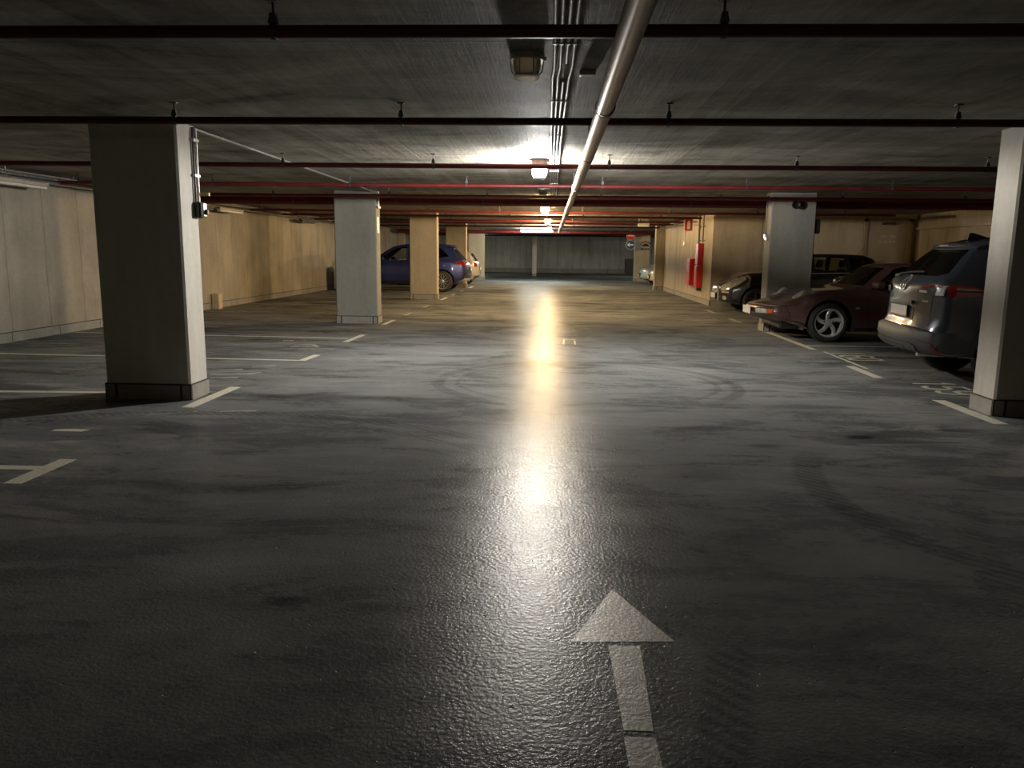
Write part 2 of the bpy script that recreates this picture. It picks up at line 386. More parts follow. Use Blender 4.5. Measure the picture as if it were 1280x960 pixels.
def ceiling_mat():
    m, nt, out = new_mat('board_marked_ceiling')
    v = coords(nt)
    sx = nt.nodes.new('ShaderNodeSeparateXYZ'); lk(nt, v, sx.inputs[0])
    X, Y = sx.outputs[0], sx.outputs[1]
    # formwork boards running along the aisle, ends staggered in 2.5 m panels
    wob = math_(nt, 'MULTIPLY', math_(nt, 'SUBTRACT', noise(nt, coords(nt, (1, .25, 1)), 2.5, 2), .5), .02)
    u = math_(nt, 'DIVIDE', math_(nt, 'ADD', X, wob), .125)
    bid = math_(nt, 'FLOOR', u); fu = math_(nt, 'FRACT', u)
    pid = math_(nt, 'FLOOR', math_(nt, 'DIVIDE', math_(nt, 'ADD', Y, .55), 2.5))
    wn = nt.nodes.new('ShaderNodeTexWhiteNoise'); wn.noise_dimensions = '2D'
    cb = nt.nodes.new('ShaderNodeCombineXYZ'); lk(nt, bid, cb.inputs[0]); lk(nt, pid, cb.inputs[1]); lk(nt, cb.outputs[0], wn.inputs['Vector'])
    rnd = wn.outputs['Value']
    seam = math_(nt, 'SUBTRACT', 1., math_(nt, 'DIVIDE', math_(nt, 'SUBTRACT', .5, math_(nt, 'ABSOLUTE', math_(nt, 'SUBTRACT', fu, .5))), .07), clamp=True)
    fy = math_(nt, 'FRACT', math_(nt, 'DIVIDE', math_(nt, 'ADD', Y, .55), 2.5))
    xs = math_(nt, 'SUBTRACT', 1., math_(nt, 'DIVIDE', math_(nt, 'SUBTRACT', .5, math_(nt, 'ABSOLUTE', math_(nt, 'SUBTRACT', fy, .5))), .005), clamp=True)
    grain = noise(nt, coords(nt, (9, .5, 1)), 1.4, 7, .74, .35)
    stain = noise(nt, coords(nt, (.55, 1.1, 1)), 1.0, 7, .68, .8)
    fine = noise(nt, v, 16, 4, .65)
    f = math_(nt, 'ADD', math_(nt, 'MULTIPLY', rnd, .07), math_(nt, 'MULTIPLY', stain, .71))
    f = math_(nt, 'ADD', f, math_(nt, 'MULTIPLY', grain, .24)); f = math_(nt, 'ADD', f, math_(nt, 'MULTIPLY', fine, .12))
    f = ramp(nt, f, [(.42, 0.), (.74, 1.)])
    c = mixc(nt, f, (.08, .072, .056), (.43, .405, .34))
    c = mixc(nt, math_(nt, 'MULTIPLY', xs, .6), c, (.10, .06, .05))
    # damp dark strip that follows the cable run
    dx = math_(nt, 'SUBTRACT', 1., math_(nt, 'DIVIDE', math_(nt, 'ABSOLUTE', math_(nt, 'SUBTRACT', X, -.02)), .62), clamp=True)
    d2 = math_(nt, 'MULTIPLY', math_(nt, 'MULTIPLY', dx, 1.6, clamp=True), ramp(nt, noise(nt, coords(nt, (1.6, .7, 1), (2, 9, 0)), 1.4, 5, .7), [(.40, 0.), (.54, 1.)]))
    c = mixc(nt, math_(nt, 'MULTIPLY', d2, .62), c, (.05, .042, .035))
    h = math_(nt, 'ADD', math_(nt, 'MULTIPLY', rnd, .3), math_(nt, 'MULTIPLY', grain, 3.))
    h = math_(nt, 'ADD', h, math_(nt, 'MULTIPLY', seam, .22))
    h = math_(nt, 'ADD', h, math_(nt, 'MULTIPLY', xs, 1.))
    h = math_(nt, 'ADD', h, math_(nt, 'MULTIPLY', fine, .25))
    nrm = bump(nt, h, .55, .006)
    bsdf(nt, out, Base__Color=c, Roughness=.7, Normal=nrm, Specular__IOR__Level=.22); return m
M['ceiling'] = ceiling_mat()
def block_mat():
    m, nt, out = new_mat('painted_blockwork')
    v = coords(nt)
    mp = nt.nodes.new('ShaderNodeSeparateXYZ'); lk(nt, v, mp.inputs[0])
    cb = nt.nodes.new('ShaderNodeCombineXYZ'); lk(nt, mp.outputs[1], cb.inputs[0]); lk(nt, mp.outputs[2], cb.inputs[1])
    b = nt.nodes.new('ShaderNodeTexBrick'); lk(nt, cb.outputs[0], b.inputs['Vector'])
    b.inputs['Scale'].default_value = 1.; b.inputs['Brick Width'].default_value = .62; b.inputs['Row Height'].default_value = .36; b.inputs['Mortar Size'].default_value = .012
    b.inputs['Color1'].default_value = (.27, .25, .21, 1); b.inputs['Color2'].default_value = (.31, .28, .23, 1); b.inputs['Mortar'].default_value = (.45, .40, .32, 1)
    bsdf(nt, out, Base__Color=b.outputs[0], Roughness=.8, Normal=bump(nt, noise(nt, v, 18, 4), .3, .006)); return m
M['block'] = block_mat()

# ------------------------------------------------------------------ camera
cam = bpy.data.cameras.new('camera'); cam.sensor_width = 36; cam.lens = 36 * 975.94 / 1280; cam.clip_start = .05; cam.clip_end = 300
co = bpy.data.objects.new('camera', cam); COL.objects.link(co); scene.camera = co
pt, yw, rl = .167, .0474, .0115
fwd = Vector((-math.sin(yw) * math.cos(pt), math.cos(yw) * math.cos(pt), -math.sin(pt)))
rt = Vector((math.cos(yw), math.sin(yw), 0)); up = rt.cross(fwd)
rt, up = rt * math.cos(rl) + up * math.sin(rl), -rt * math.sin(rl) + up * math.cos(rl)
mw = Matrix((rt, up, -fwd)).transposed().to_4x4(); mw.translation = (0, 0, CAMH); co.matrix_world = mw

# ------------------------------------------------------------------ room shell
XW, XE, YB, YF, YX, XB = -8., 9.9, -9., 56., 21.9, 4.4
def slab(name, a, b, mats, label=None, cat=None, parent=None):
    bm = BM(); box(bm, a, b); o = link(name, bm, mats, parent)
    if not parent: structure(o, label, cat)
    return o
floor = slab('floor', (XW - .2, YB - .2, -.2), (XE + .2, YF + .2, 0), M['floor'], 'dark glossy grey garage floor with tyre marks', 'floor')
slab('ceiling', (XW - .2, YB - .2, H), (XE + .2, YF + .2, H + .2), M['ceiling'], 'board-marked bare concrete garage ceiling', 'ceiling')
slab('wall_left', (XW - .2, YB - .2, 0), (XW, YF + .2, H), M['wall'], 'long stained concrete wall on the left of the garage', 'wall')
slab('wall_right', (XE, YB - .2, 0), (XE + .2, YF + .2, H), M['wall'], 'concrete wall behind the dark SUV on the right', 'wall')
slab('wall_end', (XW, YF, 0), (XE, YF + .2, H), M['wall_end'], 'grey concrete wall closing the far end of the aisle', 'wall')
slab('wall_rear', (XW, YB - .2, 0), (XE, YB, H), M['wall'])
bm = BM(); box(bm, (XB, YX, 0), (XE, 31.0, H))
bm.faces.ensure_lookup_table(); bmesh.ops.recalc_face_normals(bm, faces=bm.faces)
for f in bm.faces: f.material_index = 1 if abs(f.normal.x) > .5 else 0
structure(link('wall_stairwell', bm, [M['wall_cross'], M['wall_block']]), 'projecting concrete stairwell wall carrying the red fire cabinets', 'wall')
# block band, ledge and beam above
slab('trim_1', (XE - .06, 12, 2.18), (XE, YX, H), M['block'], 'grey blockwork band along the top of the right wall', 'trim')
slab('trim_2', (XE - .11, 12, 2.13), (XE, YX, 2.18), M['wall'], 'pale ledge under the blockwork band', 'trim')
slab('trim_3', (XB + .02, YX - .10, 2.40), (XE - .11, YX, H), M['wall_cross'], 'concrete downstand beam along the top of the stairwell wall', 'trim')

def baseboard(name, axis, fixed, sgn, a, b, label, step=1.15, h=.15, t=.015):
    """cement plinth band with tarred joints; axis is the running direction"""
    bm = BM(); x = a
    while x < b - .02:
        e = min(x + step, b)
        lo, hi = (fixed, fixed + sgn * t) if sgn > 0 else (fixed + sgn * t, fixed)
        if axis == 'Y': box(bm, (lo, x + .008, 0), (hi, e - .008, h - .012))
        else: box(bm, (x + .008, lo, 0), (e - .008, hi, h - .012))
        x = e
    o = structure(link(name, bm, M['plinth']), label, 'baseboard')
    bm = BM(); lo, hi = (fixed, fixed + sgn * t * .8) if sgn > 0 else (fixed + sgn * t * .8, fixed)
    if axis == 'Y': box(bm, (lo, a, .001), (hi, b, h))
    else: box(bm, (a, lo, .001), (b, hi, h))
    link('sealant_strip', bm, M['sealant'], o)
baseboard('baseboard_left', 'Y', XW, 1, 2, 50, 'grey cement skirting with black joints along the left wall')
baseboard('baseboard_stairwell', 'Y', XB, -1, YX, 31.0, 'cement skirting below the red fire cabinets')
baseboard('baseboard_cross', 'X', YX, -1, XB, XE, 'cement skirting behind the black hatchback')
baseboard('baseboard_right', 'Y', XE, -1, 3, YX, 'cement skirting of the right wall behind the dark SUV')
baseboard('baseboard_end', 'X', YF, -1, XW, XE, 'dark skirting at the far end wall', 2.4, .3)

# ------------------------------------------------------------------ columns
def column(x0, x1, y0, y1, label, mat='column', bev=.018):
    bm = BM()
    b = bev
    poly = [(x0 + b, y0), (x1 - b, y0), (x1, y0 + b), (x1, y1 - b), (x1 - b, y1), (x0 + b, y1), (x0, y1 - b), (x0, y0 + b)]
    prism(bm, poly, 0, H)
    o = structure(link('column', bm, M[mat]), label, 'column')
    bm = BM(); t = .012; g = .012
    # plinth panels leave black joints at the corners
    cj = min(.10, (x1 - x0) * .12)
    box(bm, (x0 + cj + .015, y0 - t, .0), (x1 - cj, y0, .138)); box(bm, (x1 - cj + .02, y0 - t, 0), (x1 - .004, y0, .138)); box(bm, (x0 + .004, y0 - t, 0), (x0 + cj - .01, y0, .138))
    for X_, s in ((x0, -1), (x1, 1)):
        box(bm, (min(X_, X_ + s * t), y0 + .012, 0), (max(X_, X_ + s * t), y1, .138))
    box(bm, (x0, y1, 0), (x1, y1 + t, .138))
    link('plinth', bm, M['plinth'], o)
    bm = BM(); u = t * .75
    box(bm, (x0 - u, y0 - u, .002), (x1 + u, y1 + u, .15)); link('sealant_strip', bm, M['sealant'], o)
    return o
XL0, XL1, XR0, XR1, DC = -4.15, -3.344, 3.985, 4.79, .376
column(XL0, XL1, 7.04, 7.04 + DC, 'nearest left concrete column with conduits and a switch box on its aisle side')
column(XL0, XL1, 15.03, 15.03 + DC, 'second left column, grey front face, small green exit sticker on its side', 'column_grey')
column(XL0, XL1, 23.1, 23.1 + DC, 'third left column, buff coloured, standing before the blue SUV', 'column_far')
column(XL0, XL1, 31.1, 31.1 + DC, 'fourth left column, behind the tail of the blue SUV', 'column_far')
column(XL0, XL1, 39.5, 39.5 + DC, 'farthest column of the left row, beside the end of the aisle', 'column_far')
column(XR0, XR1, 7.07, 7.07 + DC, 'nearest right concrete column at the picture edge beside the dark SUV')
column(XR0, XR1, 14.72, 14.72 + DC, 'second right column between the maroon coupe and the black hatchback', 'column_grey')
column(4.06, 4.7, 31.02, 31.42, 'third right column at the far end of the stairwell wall', 'column_far')
column(4.22, 5.0, 40.3, 40.7, 'far right column painted with a black car pictogram', 'column_far')
column(-1.13, -.86, 47.5, 47.8, 'slim pale post standing alone before the end wall', 'column', .01)
column(XW, XW + .35, 41, 41.5, 'pilaster on the left wall far behind the blue SUV', 'column_far')

# ------------------------------------------------------------------ floor markings (painted on the floor)
def flat(name, polys, mat, label=None, z=.0012):
    bm = BM()
    for i, p in enumerate(polys):
        prism(bm, p, .0, z + i * .00006)
    o = link(name, bm, M[mat], floor)
    if label: o['label'] = label
    return o
def strip(a, b, w):
    a, b = Vector(a), Vector(b); d = (b - a).normalized(); n = Vector((-d.y, d.x)) * w / 2
    return [tuple(p) for p in (a - n, b - n, b + n, a + n)]
flat('bay_or_light_line', [strip((-3.22, 6.70), (-3.22, 7.78), .115)], 'line')
flat('bay_or_light_line', [strip((-3.2, 4.36), (-3.2, 4.92), .115), strip((-3.25, 4.70), (-7.9, 4.62), .09)], 'line')
flat('bay_or_light_line', [strip((-3.16, 11.92), (-3.14, 13.0), .10), strip((-3.25, 12.42), (-7.9, 12.62), .08)], 'line')
flat('bay_or_light_line', [strip((-3.17, 9.78), (-3.14, 10.36), .10), strip((-3.22, 9.80), (-7.9, 9.96), .08)], 'line')
flat('bay_or_light_line', [strip((-3.36, 7.40), (-7.9, 7.12), .09)], 'line')
flat('bay_or_light_line', [strip((3.87, 6.72), (3.87, 7.82), .125)], 'line')
flat('bay_or_light_line', [strip((3.86, 9.22), (3.88, 10.18), .11)], 'line')
flat('bay_or_light_line', [strip((4.0, 11.95), (4.03, 14.6), .10), strip((4.05, 12.47), (9.8, 12.55), .08)], 'line')
flat('bay_or_light_line', [strip((4.02, 9.98), (4.07, 11.70), .045)], 'line')
flat('bay_or_light_line', [strip((4.2, 9.93), (9.8, 9.98), .07)], 'faint')
for y0 in (17.5, 20.1, 25.8, 28.3):
    flat('bay_or_light_line', [strip((-3.2, y0 - .35), (-3.2, y0 + .45), .1), strip((-3.25, y0), (-7.9, y0), .07)], 'faint')
flat('bay_or_light_line', [strip((-3.2, 14.9), (-3.2, 15.9), .1)], 'line'); flat('bay_or_light_line', [strip((-3.2, 22.9), (-3.2, 24.2), .11)], 'line')
flat('bay_or_light_line', [strip((-3.2, 30.9), (-3.2, 32.4), .12)], 'line')
flat('bay_or_light_line', [strip((4.0, 16.6), (4.0, 17.6), .1), strip((4.0, 19.3), (4.0, 20.2), .1)], 'faint')
flat('bay_or_light_line', [strip((3.0, 40.0), (4.2, 40.0), .14)], 'line')
flat('bay_or_light_line', [strip((0.2, 47.2), (6.2, 47.2), .3)], 'faint')  # pale band painted in where the floor only catches light
flat('stray_mark', [[(-3.83, 5.70), (-3.59, 5.70), (-3.56, 5.77), (-3.70, 5.79), (-3.83, 5.76)]], 'line')
flat('stray_mark', [strip((-3.42, 6.35), (-3.05, 6.52), .03), strip((-2.86, 6.55), (-2.55, 6.62), .035)], 'faint')
# half-worn digits on the left, seen as single strokes
flat('bay_number', [strip((-4.16, 11.98), (-4.0, 12.0), .07), strip((-3.80, 11.20), (-3.44, 11.36), .055), strip((-3.81, 11.43), (-3.53, 11.50), .05),
                    strip((-3.53, 11.50), (-3.40, 11.25), .05), strip((-3.80, 10.94), (-3.1, 11.03), .045)], 'faint')
flat('bay_number', [strip((-3.72, 8.33), (-3.43, 8.37), .05), strip((-3.83, 8.57), (-3.43, 8.63), .05), strip((-3.43, 8.63), (-3.32, 8.78), .05),
                    strip((-3.85, 8.86), (-3.62, 8.98), .05), strip((-3.58, 9.18), (-3.34, 9.32), .05)], 'faint')
# stencilled bay numbers on the right, read from the aisle
DIG = {'1': [[(.10, 0), (.10, 1)], [(.10, 1), (-.02, .80)]],
       '6': [[(.42, .92), (.30, 1), (.12, 1), (0, .80), (0, .18), (.10, 0), (.34, 0), (.44, .16), (.44, .40), (.34, .54), (.10, .54), (0, .42)]],
       '0': [[(.10, 0), (0, .16), (0, .84), (.10, 1), (.34, 1), (.44, .84), (.44, .16), (.34, 0), (.10, 0)]],
       '5': [[(.42, 1), (.04, 1), (.02, .56), (.30, .58), (.44, .44), (.44, .16), (.32, 0), (.10, 0), (0, .12)]],
       '9': [[(.02, .08), (.14, 0), (.32, 0), (.44, .20), (.44, .82), (.34, 1), (.10, 1), (0, .84), (0, .60), (.10, .46), (.34, .46), (.44, .58)]]}
def number(txt, x0, y0, hgt, wscale, adv, sw):
    polys = []
    y = y0
    for ch in txt:
        for st in DIG[ch]:
            for (u0, v0), (u1, v1) in zip(st[:-1], st[1:]):
                a = Vector((x0 + v0 * hgt, y - u0 * wscale)); b = Vector((x0 + v1 * hgt, y - u1 * wscale))
                d = (b - a).normalized() * sw * .35
                polys.append(strip(a - d, b + d, sw))
        y -= adv[0] if ch == '1' else adv[1]
    flat('bay_number', polys, 'line')
number('160', 4.14, 11.56, .43, .42, (.26, .32), .05)
number('159', 4.10, 8.90, .43, .42, (.22, .30), .05)
flat('direction_arrow', [[(.285, 3.13), (.10, 2.66), (.48, 2.69)], [(.235, 2.645), (.350, 2.65), (.332, 2.135), (.243, 2.135)], [(.240, 2.105), (.333, 2.105), (.345, 1.55), (.25, 1.55)]], 'arrow')
flat('stray_mark', [strip((.22, 12.1), (.24, 12.8), .03), strip((.24, 12.8), (.40, 12.8), .03), strip((.40, 12.1), (.41, 12.8), .03)], 'faint')

# ------------------------------------------------------------------ sprinkler pipes with hangers
def pipe_run(name, x0, x1, y, z, r, label, hang, mat='pipe_red', group=None):
    bm = BM(); tube(bm, [(x0, y, z), (x1, y, z)], r, 14)
    o = link(name, bm, M[mat], smooth=True); tag(o, label, 'pipe', group)
    for hx in hang:
        if not x0 + .1 < hx < x1 - .1: continue
        bm = BM()
        tube(bm, [(hx, y, z + r * .6), (hx, y, H)], .006, 8)
        prism(bm, [(hx - .022, z + r + .005), (hx + .022, z + r + .005), (hx + .012, z + r + .05), (hx - .012, z + r + .05)], y - .016, y + .016, 'Y')
        lathe(bm, [(r + .006, -.013), (r + .006, .013)], 14, 'X', (hx, y, z))
        box(bm, (hx - .025, y - .025, H - .008), (hx + .025, y + .025, H))
        link('hanger', bm, M['rod'], o)
    return o
HX = [-7.3, -5.2, -3.07, -1.29, .75, 2.88, 5.0, 7.1, 9.2]
PY = [(3.74, 'first red sprinkler pipe from the viewer, crossing the picture top'), (6.21, 'second red sprinkler pipe from the viewer, crossing above the nearest columns'),
      (9.35, 'third red sprinkler pipe, crossing just before the brightest lamp'), (12.07, 'fourth red sprinkler pipe, first one behind the brightest lamp'),
      (14.38, 'fifth red sprinkler pipe, passing just before the second columns'), (16.23, 'thick dark red main pipe crossing behind the second columns'),
      (19.73, 'first thin red pipe behind the thick main, ending above the black hatchback'), (22.12, 'second thin red pipe behind the thick main'),
      (25.18, 'third thin red pipe behind the thick main, by the fire sign'), (27.24, 'fourth thin red pipe behind the thick main, above the blue SUV'),
      (30.57, 'fifth thin red pipe behind the thick main, before the fourth left column'), (38.93, 'broad red pipe at the far end just before the fluorescent tube')]
for i, (y, lb) in enumerate(PY):
    r, z = .029, 2.385
    if i == 5: r, z = .078, 2.40
    if i == 11: r, z = .08, 2.40
    x1 = XE - .05
    if i == 6: x1 = 8.3
    if 7 <= i <= 10: x1 = XB - .28
    pipe_run('sprinkler_pipe', XW + .42, x1, y, z, r, lb, [h + (.12 if i % 3 == 1 else -.1 if i % 3 == 2 else 0) for h in HX], group='red sprinkler pipes under the ceiling')
# far cluster of extra lines
for y, lb in ((42.6, 'red pipe behind the fluorescent tube'), (46.0, 'last red pipe before the slim post')):
    pipe_run('sprinkler_pipe', XW + .42, XE - .05, y, 2.385, .032, lb, HX, group='red sprinkler pipes under the ceiling')

# drain pipe along the aisle
DP = root('drain_pipe', (0, 0, 0)); tag(DP, 'brown metal drain pipe hung along the aisle right of the lamps', 'pipe')
bm = BM(); tube(bm, [(.262, -2, 2.20), (.275, 3, 2.205), (.30, 7, 2.215), (.31, 18, 2.235), (.33, 33, 2.25)], .05, 18); link('pipe_body', bm, M['pipe_metal'], DP, True)
for y, x in ((-.3, .27), (4.6, .288), (10.2, .303), (16.9, .31), (22, .315), (28, .323)):
    bm = BM(); lathe(bm, [(.050, -.035), (.0575, -.03), (.0575, -.008), (.053, 0), (.0575, .008), (.0575, .03), (.050, .035)], 18, 'Y', (x, y, 2.205 + .0015 * y), closed=False)
    link('coupling', bm, M['rod'], DP, True)
for y, x in ((2.2, .272), (6.9, .30), (11.5, .305), (17.5, .31), (23.7, .318), (29.5, .325)):
    bm = BM(); z = 2.205 + .0015 * y
    tube(bm, [(x, y, z + .05), (x, y, H)], .006, 8); lathe(bm, [(.0545, -.012), (.0545, .012)], 18, 'Y', (x, y, z)); link('hanger', bm, M['rod'], DP)

# conduits above the aisle
for k, (a, b, lb) in enumerate(((0.0, -.025, 'leftmost of the four grey conduits on the ceiling above the aisle'), (.034, .008, 'second from left of the four ceiling conduits above the aisle'),
                               (.070, .041, 'third from left of the four ceiling conduits, interrupted by a gap'), (.106, .074, 'rightmost of the four ceiling conduits above the aisle'))):
    z = H - .0135
    segs = [[(a, -1.5, z), (a, 4.95, z), (a - .012, 5.25, z), (b + .006, 7.3, z), (b, 12, z), (b, 20, z)]]
    if k == 2: segs = [[(a, -1.5, z), (a, 4.85, z)], [(a - .012, 5.35, z), (b + .006, 7.3, z), (b, 12, z), (b, 20, z)]]
    bm = BM()
    for s in segs: tube(bm, s, .0105, 10)
    o = link('conduit', bm, M['conduit'], smooth=True); tag(o, lb, 'conduit', 'grey conduits above the aisle')
    for y in (1.2, 2.9, 4.4, 6.0, 7.7, 9.3, 11, 13, 15, 17):
        xx = a + (b - a) * smoothstep((y - 4.9) / 2.4)
        bm = BM(); box(bm, (xx - .0135, y - .012, H - .028), (xx + .0135, y + .012, H - .002), .003, 1)
        link('saddle_clip', bm, M['galv'], o)
bm = BM(); box(bm, (.155, 5.10, H - .03), (.255, 5.17, H), .006); o = link('terminal_strip', bm, M['lamp_body']); tag(o, 'small pale strip on the ceiling right of the conduits', 'junction strip')

# ------------------------------------------------------------------ bulkhead lamps
def bulkhead(x, y, mat, label):
    kz = 1. if mat == 'bulb_off' else 1.6
    hz = .028 if mat == 'bulb_off' else .095
    t = root('bulkhead_lamp', (x, y, H)); tag(t, label, 'lamp', 'bulkhead lamps above the aisle')
    bm = BM()      # oval housing
    n = 36
    def oval(a, b, z, dy=0): return [bm.verts.new((a * math.copysign(abs(math.cos(2 * PI * k / n)) ** .7, math.cos(2 * PI * k / n)), dy + b * math.copysign(abs(math.sin(2 * PI * k / n)) ** .7, math.sin(2 * PI * k / n)), z)) for k in range(n)]
    rings = [oval(.098, .115, 0), oval(.098, .115, -hz), oval(.094, .110, -hz - .006), oval(.080, .096, -hz - .006)]
    for A, B in zip(rings[:-1], rings[1:]):
        for k in range(n): bm.faces.new((A[k], A[(k + 1) % n], B[(k + 1) % n], B[k]))
    bm.faces.new(rings[0]); bm.faces.new(rings[-1]); link('housing', bm, M['lamp_body'], t, True)
    bm = BM()      # ribbed glass
    dz = 0 if mat == 'bulb_off' else -.035
    prof = [(1., -hz - .006), (.99, -.055 * kz + dz), (.95, -.080 * kz + dz), (.84, -.100 * kz + dz), (.60, -.112 * kz + dz), (.3, -.116 * kz + dz)]
    rings = [oval(.080 * r, .095 * r, z) for r, z in prof]
    for A, B in zip(rings[:-1], rings[1:]):
        for k in range(n): bm.faces.new((A[k], A[(k + 1) % n], B[(k + 1) % n], B[k]))
    bm.faces.new(rings[-1]); link('lens', bm, M[mat], t, 70)
    bm = BM()      # added metal cap, shaped to block the lens's downward light
    z0 = -.118 * kz + dz
    rings = [oval(.074, .088, z0), oval(.066, .078, z0 - .008), oval(.04, .048, z0 - .011)]
    top = oval(.072, .086, z0 + .003)
    for A, B in zip([top] + rings[:-1], rings):
        for k in range(n): bm.faces.new((A[k], A[(k + 1) % n], B[(k + 1) % n], B[k]))
    bm.faces.new(rings[-1]); bm.faces.new(top); link('light_block_cap', bm, M['galv'], t, True)
    bm = BM()      # wire guard
    for s in (-1, 1):
        tube(bm, [(s * .04, -.112, -.03), (s * .04, -.104, -.085 * kz + dz), (s * .036, -.06, -.118 * kz + dz), (s * .034, 0, -.126 * kz + dz), (s * .036, .06, -.118 * kz + dz), (s * .04, .104, -.085 * kz + dz), (s * .04, .112, -.03)], .0035, 8)
    tube(bm, [(-.096, 0, -.03), (-.088, 0, -.09 * kz + dz), (-.05, 0, -.122 * kz + dz), (0, 0, -.127 * kz + dz), (.05, 0, -.122 * kz + dz), (.088, 0, -.09 * kz + dz), (.096, 0, -.03)], .0035, 8)
    link('wire_guard', bm, M['galv'], t, True)
    bm = BM(); tube(bm, [(.095, 0, -.020), (.112, 0, -.020)], .012, 10); link('cable_gland', bm, M['galv'], t, True)
    return t
bulkhead(-.16, 4.75, 'bulb_off', 'unlit bulkhead lamp with amber glass at the picture top')
bulkhead(-.16, 9.85, 'bulb_white', 'brightest lit lamp, white, behind the third red pipe')
bulkhead(-.16, 14.0, 'bulb_off', 'unlit amber lamp between the brightest lamp and the thick main pipe')
bulkhead(-.16, 18.3, 'bulb_warm', 'lit warm lamp first behind the thick main pipe')
bulkhead(-.12, 24.8, 'bulb_warm', 'lit warm lamp second behind the thick main pipe')
bulkhead(-.10, 32.5, 'bulb_warm', 'lit warm lamp just before the fluorescent tube')
bulkhead(-.15, -5.5, 'bulb_added_rear', 'added warm lamp, unseen behind the viewer')  # added out of view to warm the near column fronts
bulkhead(5.5, 49.0, 'bulb_added_far', 'added unseen lamp above the end bays behind the far right column')  # hidden lamp added to brighten the end wall
bulkhead(-4.5, 50.5, 'bulb_added_far', 'added unseen lamp above the end bays behind the farthest left column')  # second added lamp, out of sight, lifting the same end wall
# fluorescent batten
t = root('fluorescent_lamp', (-.70, 37.6, H)); tag(t, 'lit horizontal fluorescent tube at the far end of the aisle', 'lamp')
bm = BM(); box(bm, (-.78, -.05, -.088), (.78, .05, -.0), .008); link('housing', bm, M['lamp_body'], t)
bm = BM(); tube(bm, [(-.74, 0, -.118), (.74, 0, -.118)], .030, 12); link('tube', bm, M['tube_lit'], t, True)

# ------------------------------------------------------------------ left wall: trays, battens
t = root('cable_tray', (0, 0, 0)); tag(t, 'ribbed cable duct running high along the left wall', 'cable tray')
bm = BM()
pr = []; y = 6.
while y < 27.5: pr += [(.030, y), (.030, y + .02), (.026, y + .024), (.026, y + .044)]; y += .05 + .0
rings = pr
lathe(bm, rings, 10, 'Y', (-7.72, 0, 2.43)); link('ribbed_duct', bm, M['galv'], t, 60)
bm = BM(); prism(bm, [(-7.84, 2.36), (-7.64, 2.36), (-7.64, 2.385), (-7.65, 2.385), (-7.65, 2.368), (-7.83, 2.368), (-7.83, 2.385), (-7.84, 2.385)], 6, 27.5, 'Y'); link('tray', bm, M['galv'], t)
for y in (8, 9.5, 11, 12.6, 13.8, 15.2, 17, 19, 21, 23, 25, 27):
    bm = BM(); tube(bm, [(-7.72, y, 2.36), (-7.72, y, H)], .008, 8); lathe(bm, [(.034, -.012), (.034, .012)], 12, 'Y', (-7.72, y, 2.43)); link('hanger', bm, M['galv'], t)
def batten(y0, y1, label, mat='tube_off', z=2.30):
    t = root('batten_lamp', (-7.66, (y0 + y1) / 2, z)); tag(t, label, 'lamp', 'unlit batten lamps along the left wall'); l = (y1 - y0) / 2
    bm = BM(); box(bm, (-.05, -l, -.0), (.05, l, .055), .006); link('housing', bm, M['lamp_body' if mat == 'tube_off' else 'darkgrey'], t)
    bm = BM(); box(bm, (-.045, -l + .04, -.045), (.045, l - .04, 0.), .015, 3); link('diffuser', bm, M[mat], t)
batten(10.2, 11.8, 'unlit pale batten lamp on the near left wall')
batten(8.2, 9.6, 'unlit dark batten lamp at the left picture edge', 'darkgrey', 2.28)
batten(16.9, 17.7, 'dark batten lamp just right of the nearest left column', 'darkgrey')
batten(18.0, 19.4, 'unlit pale batten lamp behind the switch box on the left wall')
batten(24.0, 25.4, 'dark batten lamp left of the second left column', 'darkgrey', 2.28)

# conduit along the left column row, dropping to the switch box
bm = BM(); tube(bm, [(-3.36 + .0, 7.47, H - .014), (-3.372, 10.5, H - .014), (-3.376, 14.95, H - .014)], .012, 10)
for y in (8.1, 8.9, 9.8, 10.6, 11.6, 13): box(bm, (-3.392, y - .012, H - .03), (-3.352, y + .012, H))
o = link('conduit', bm, M['galv'], smooth=True); tag(o, 'thin pale conduit on the ceiling from the nearest to the second left column', 'conduit')
t = root('switch_box', (-3.344, 7.36, 1.76)); tag(t, 'dark switch box under conduits on the nearest left column', 'switch')
bm = BM(); box(bm, (.002, -.04, -.075), (.055, .05, .075), .012, 3); link('casing', bm, M['black'], t)
bm = BM(); box(bm, (.055, -.03, -.065), (.088, .045, .065), .010, 3); link('cover', bm, M['galv'], t)
bm = BM(); lathe(bm, [(.026, .0), (.026, .014), (.018, .024), (0, .026)], 18, 'X', (.088, .008, -.02)); link('rotary_knob', bm, M['black'], t, True)
for dy, r in ((-.025, .011), (.012, .009), (.042, .010)):
    bm = BM(); tube(bm, [(.016, dy, .075), (.016, dy, .70), (.016, dy * .8, .745)], r, 10); link('conduit', bm, M['rod' if dy < .03 else 'galv'], t, True)
bm = BM(); box(bm, (.0, -.05, .30), (.035, .06, .325)); box(bm, (.0, -.05, .62), (.035, .06, .645)); link('saddle_clip', bm, M['galv'], t)
bm = BM(); box(bm, (.0, .07, .135), (.10, .10, .165), .004); link('bracket', bm, M['yellow'], t)

# cardboard-coloured block at the wall
bm = BM(); box(bm, (-7.975, 18.12, 0.0), (-7.80, 18.32, .36), .01)
tag(link('board_box', bm, M['cardboard']), 'small beige box on the floor by the left wall behind the nearest column', 'box')

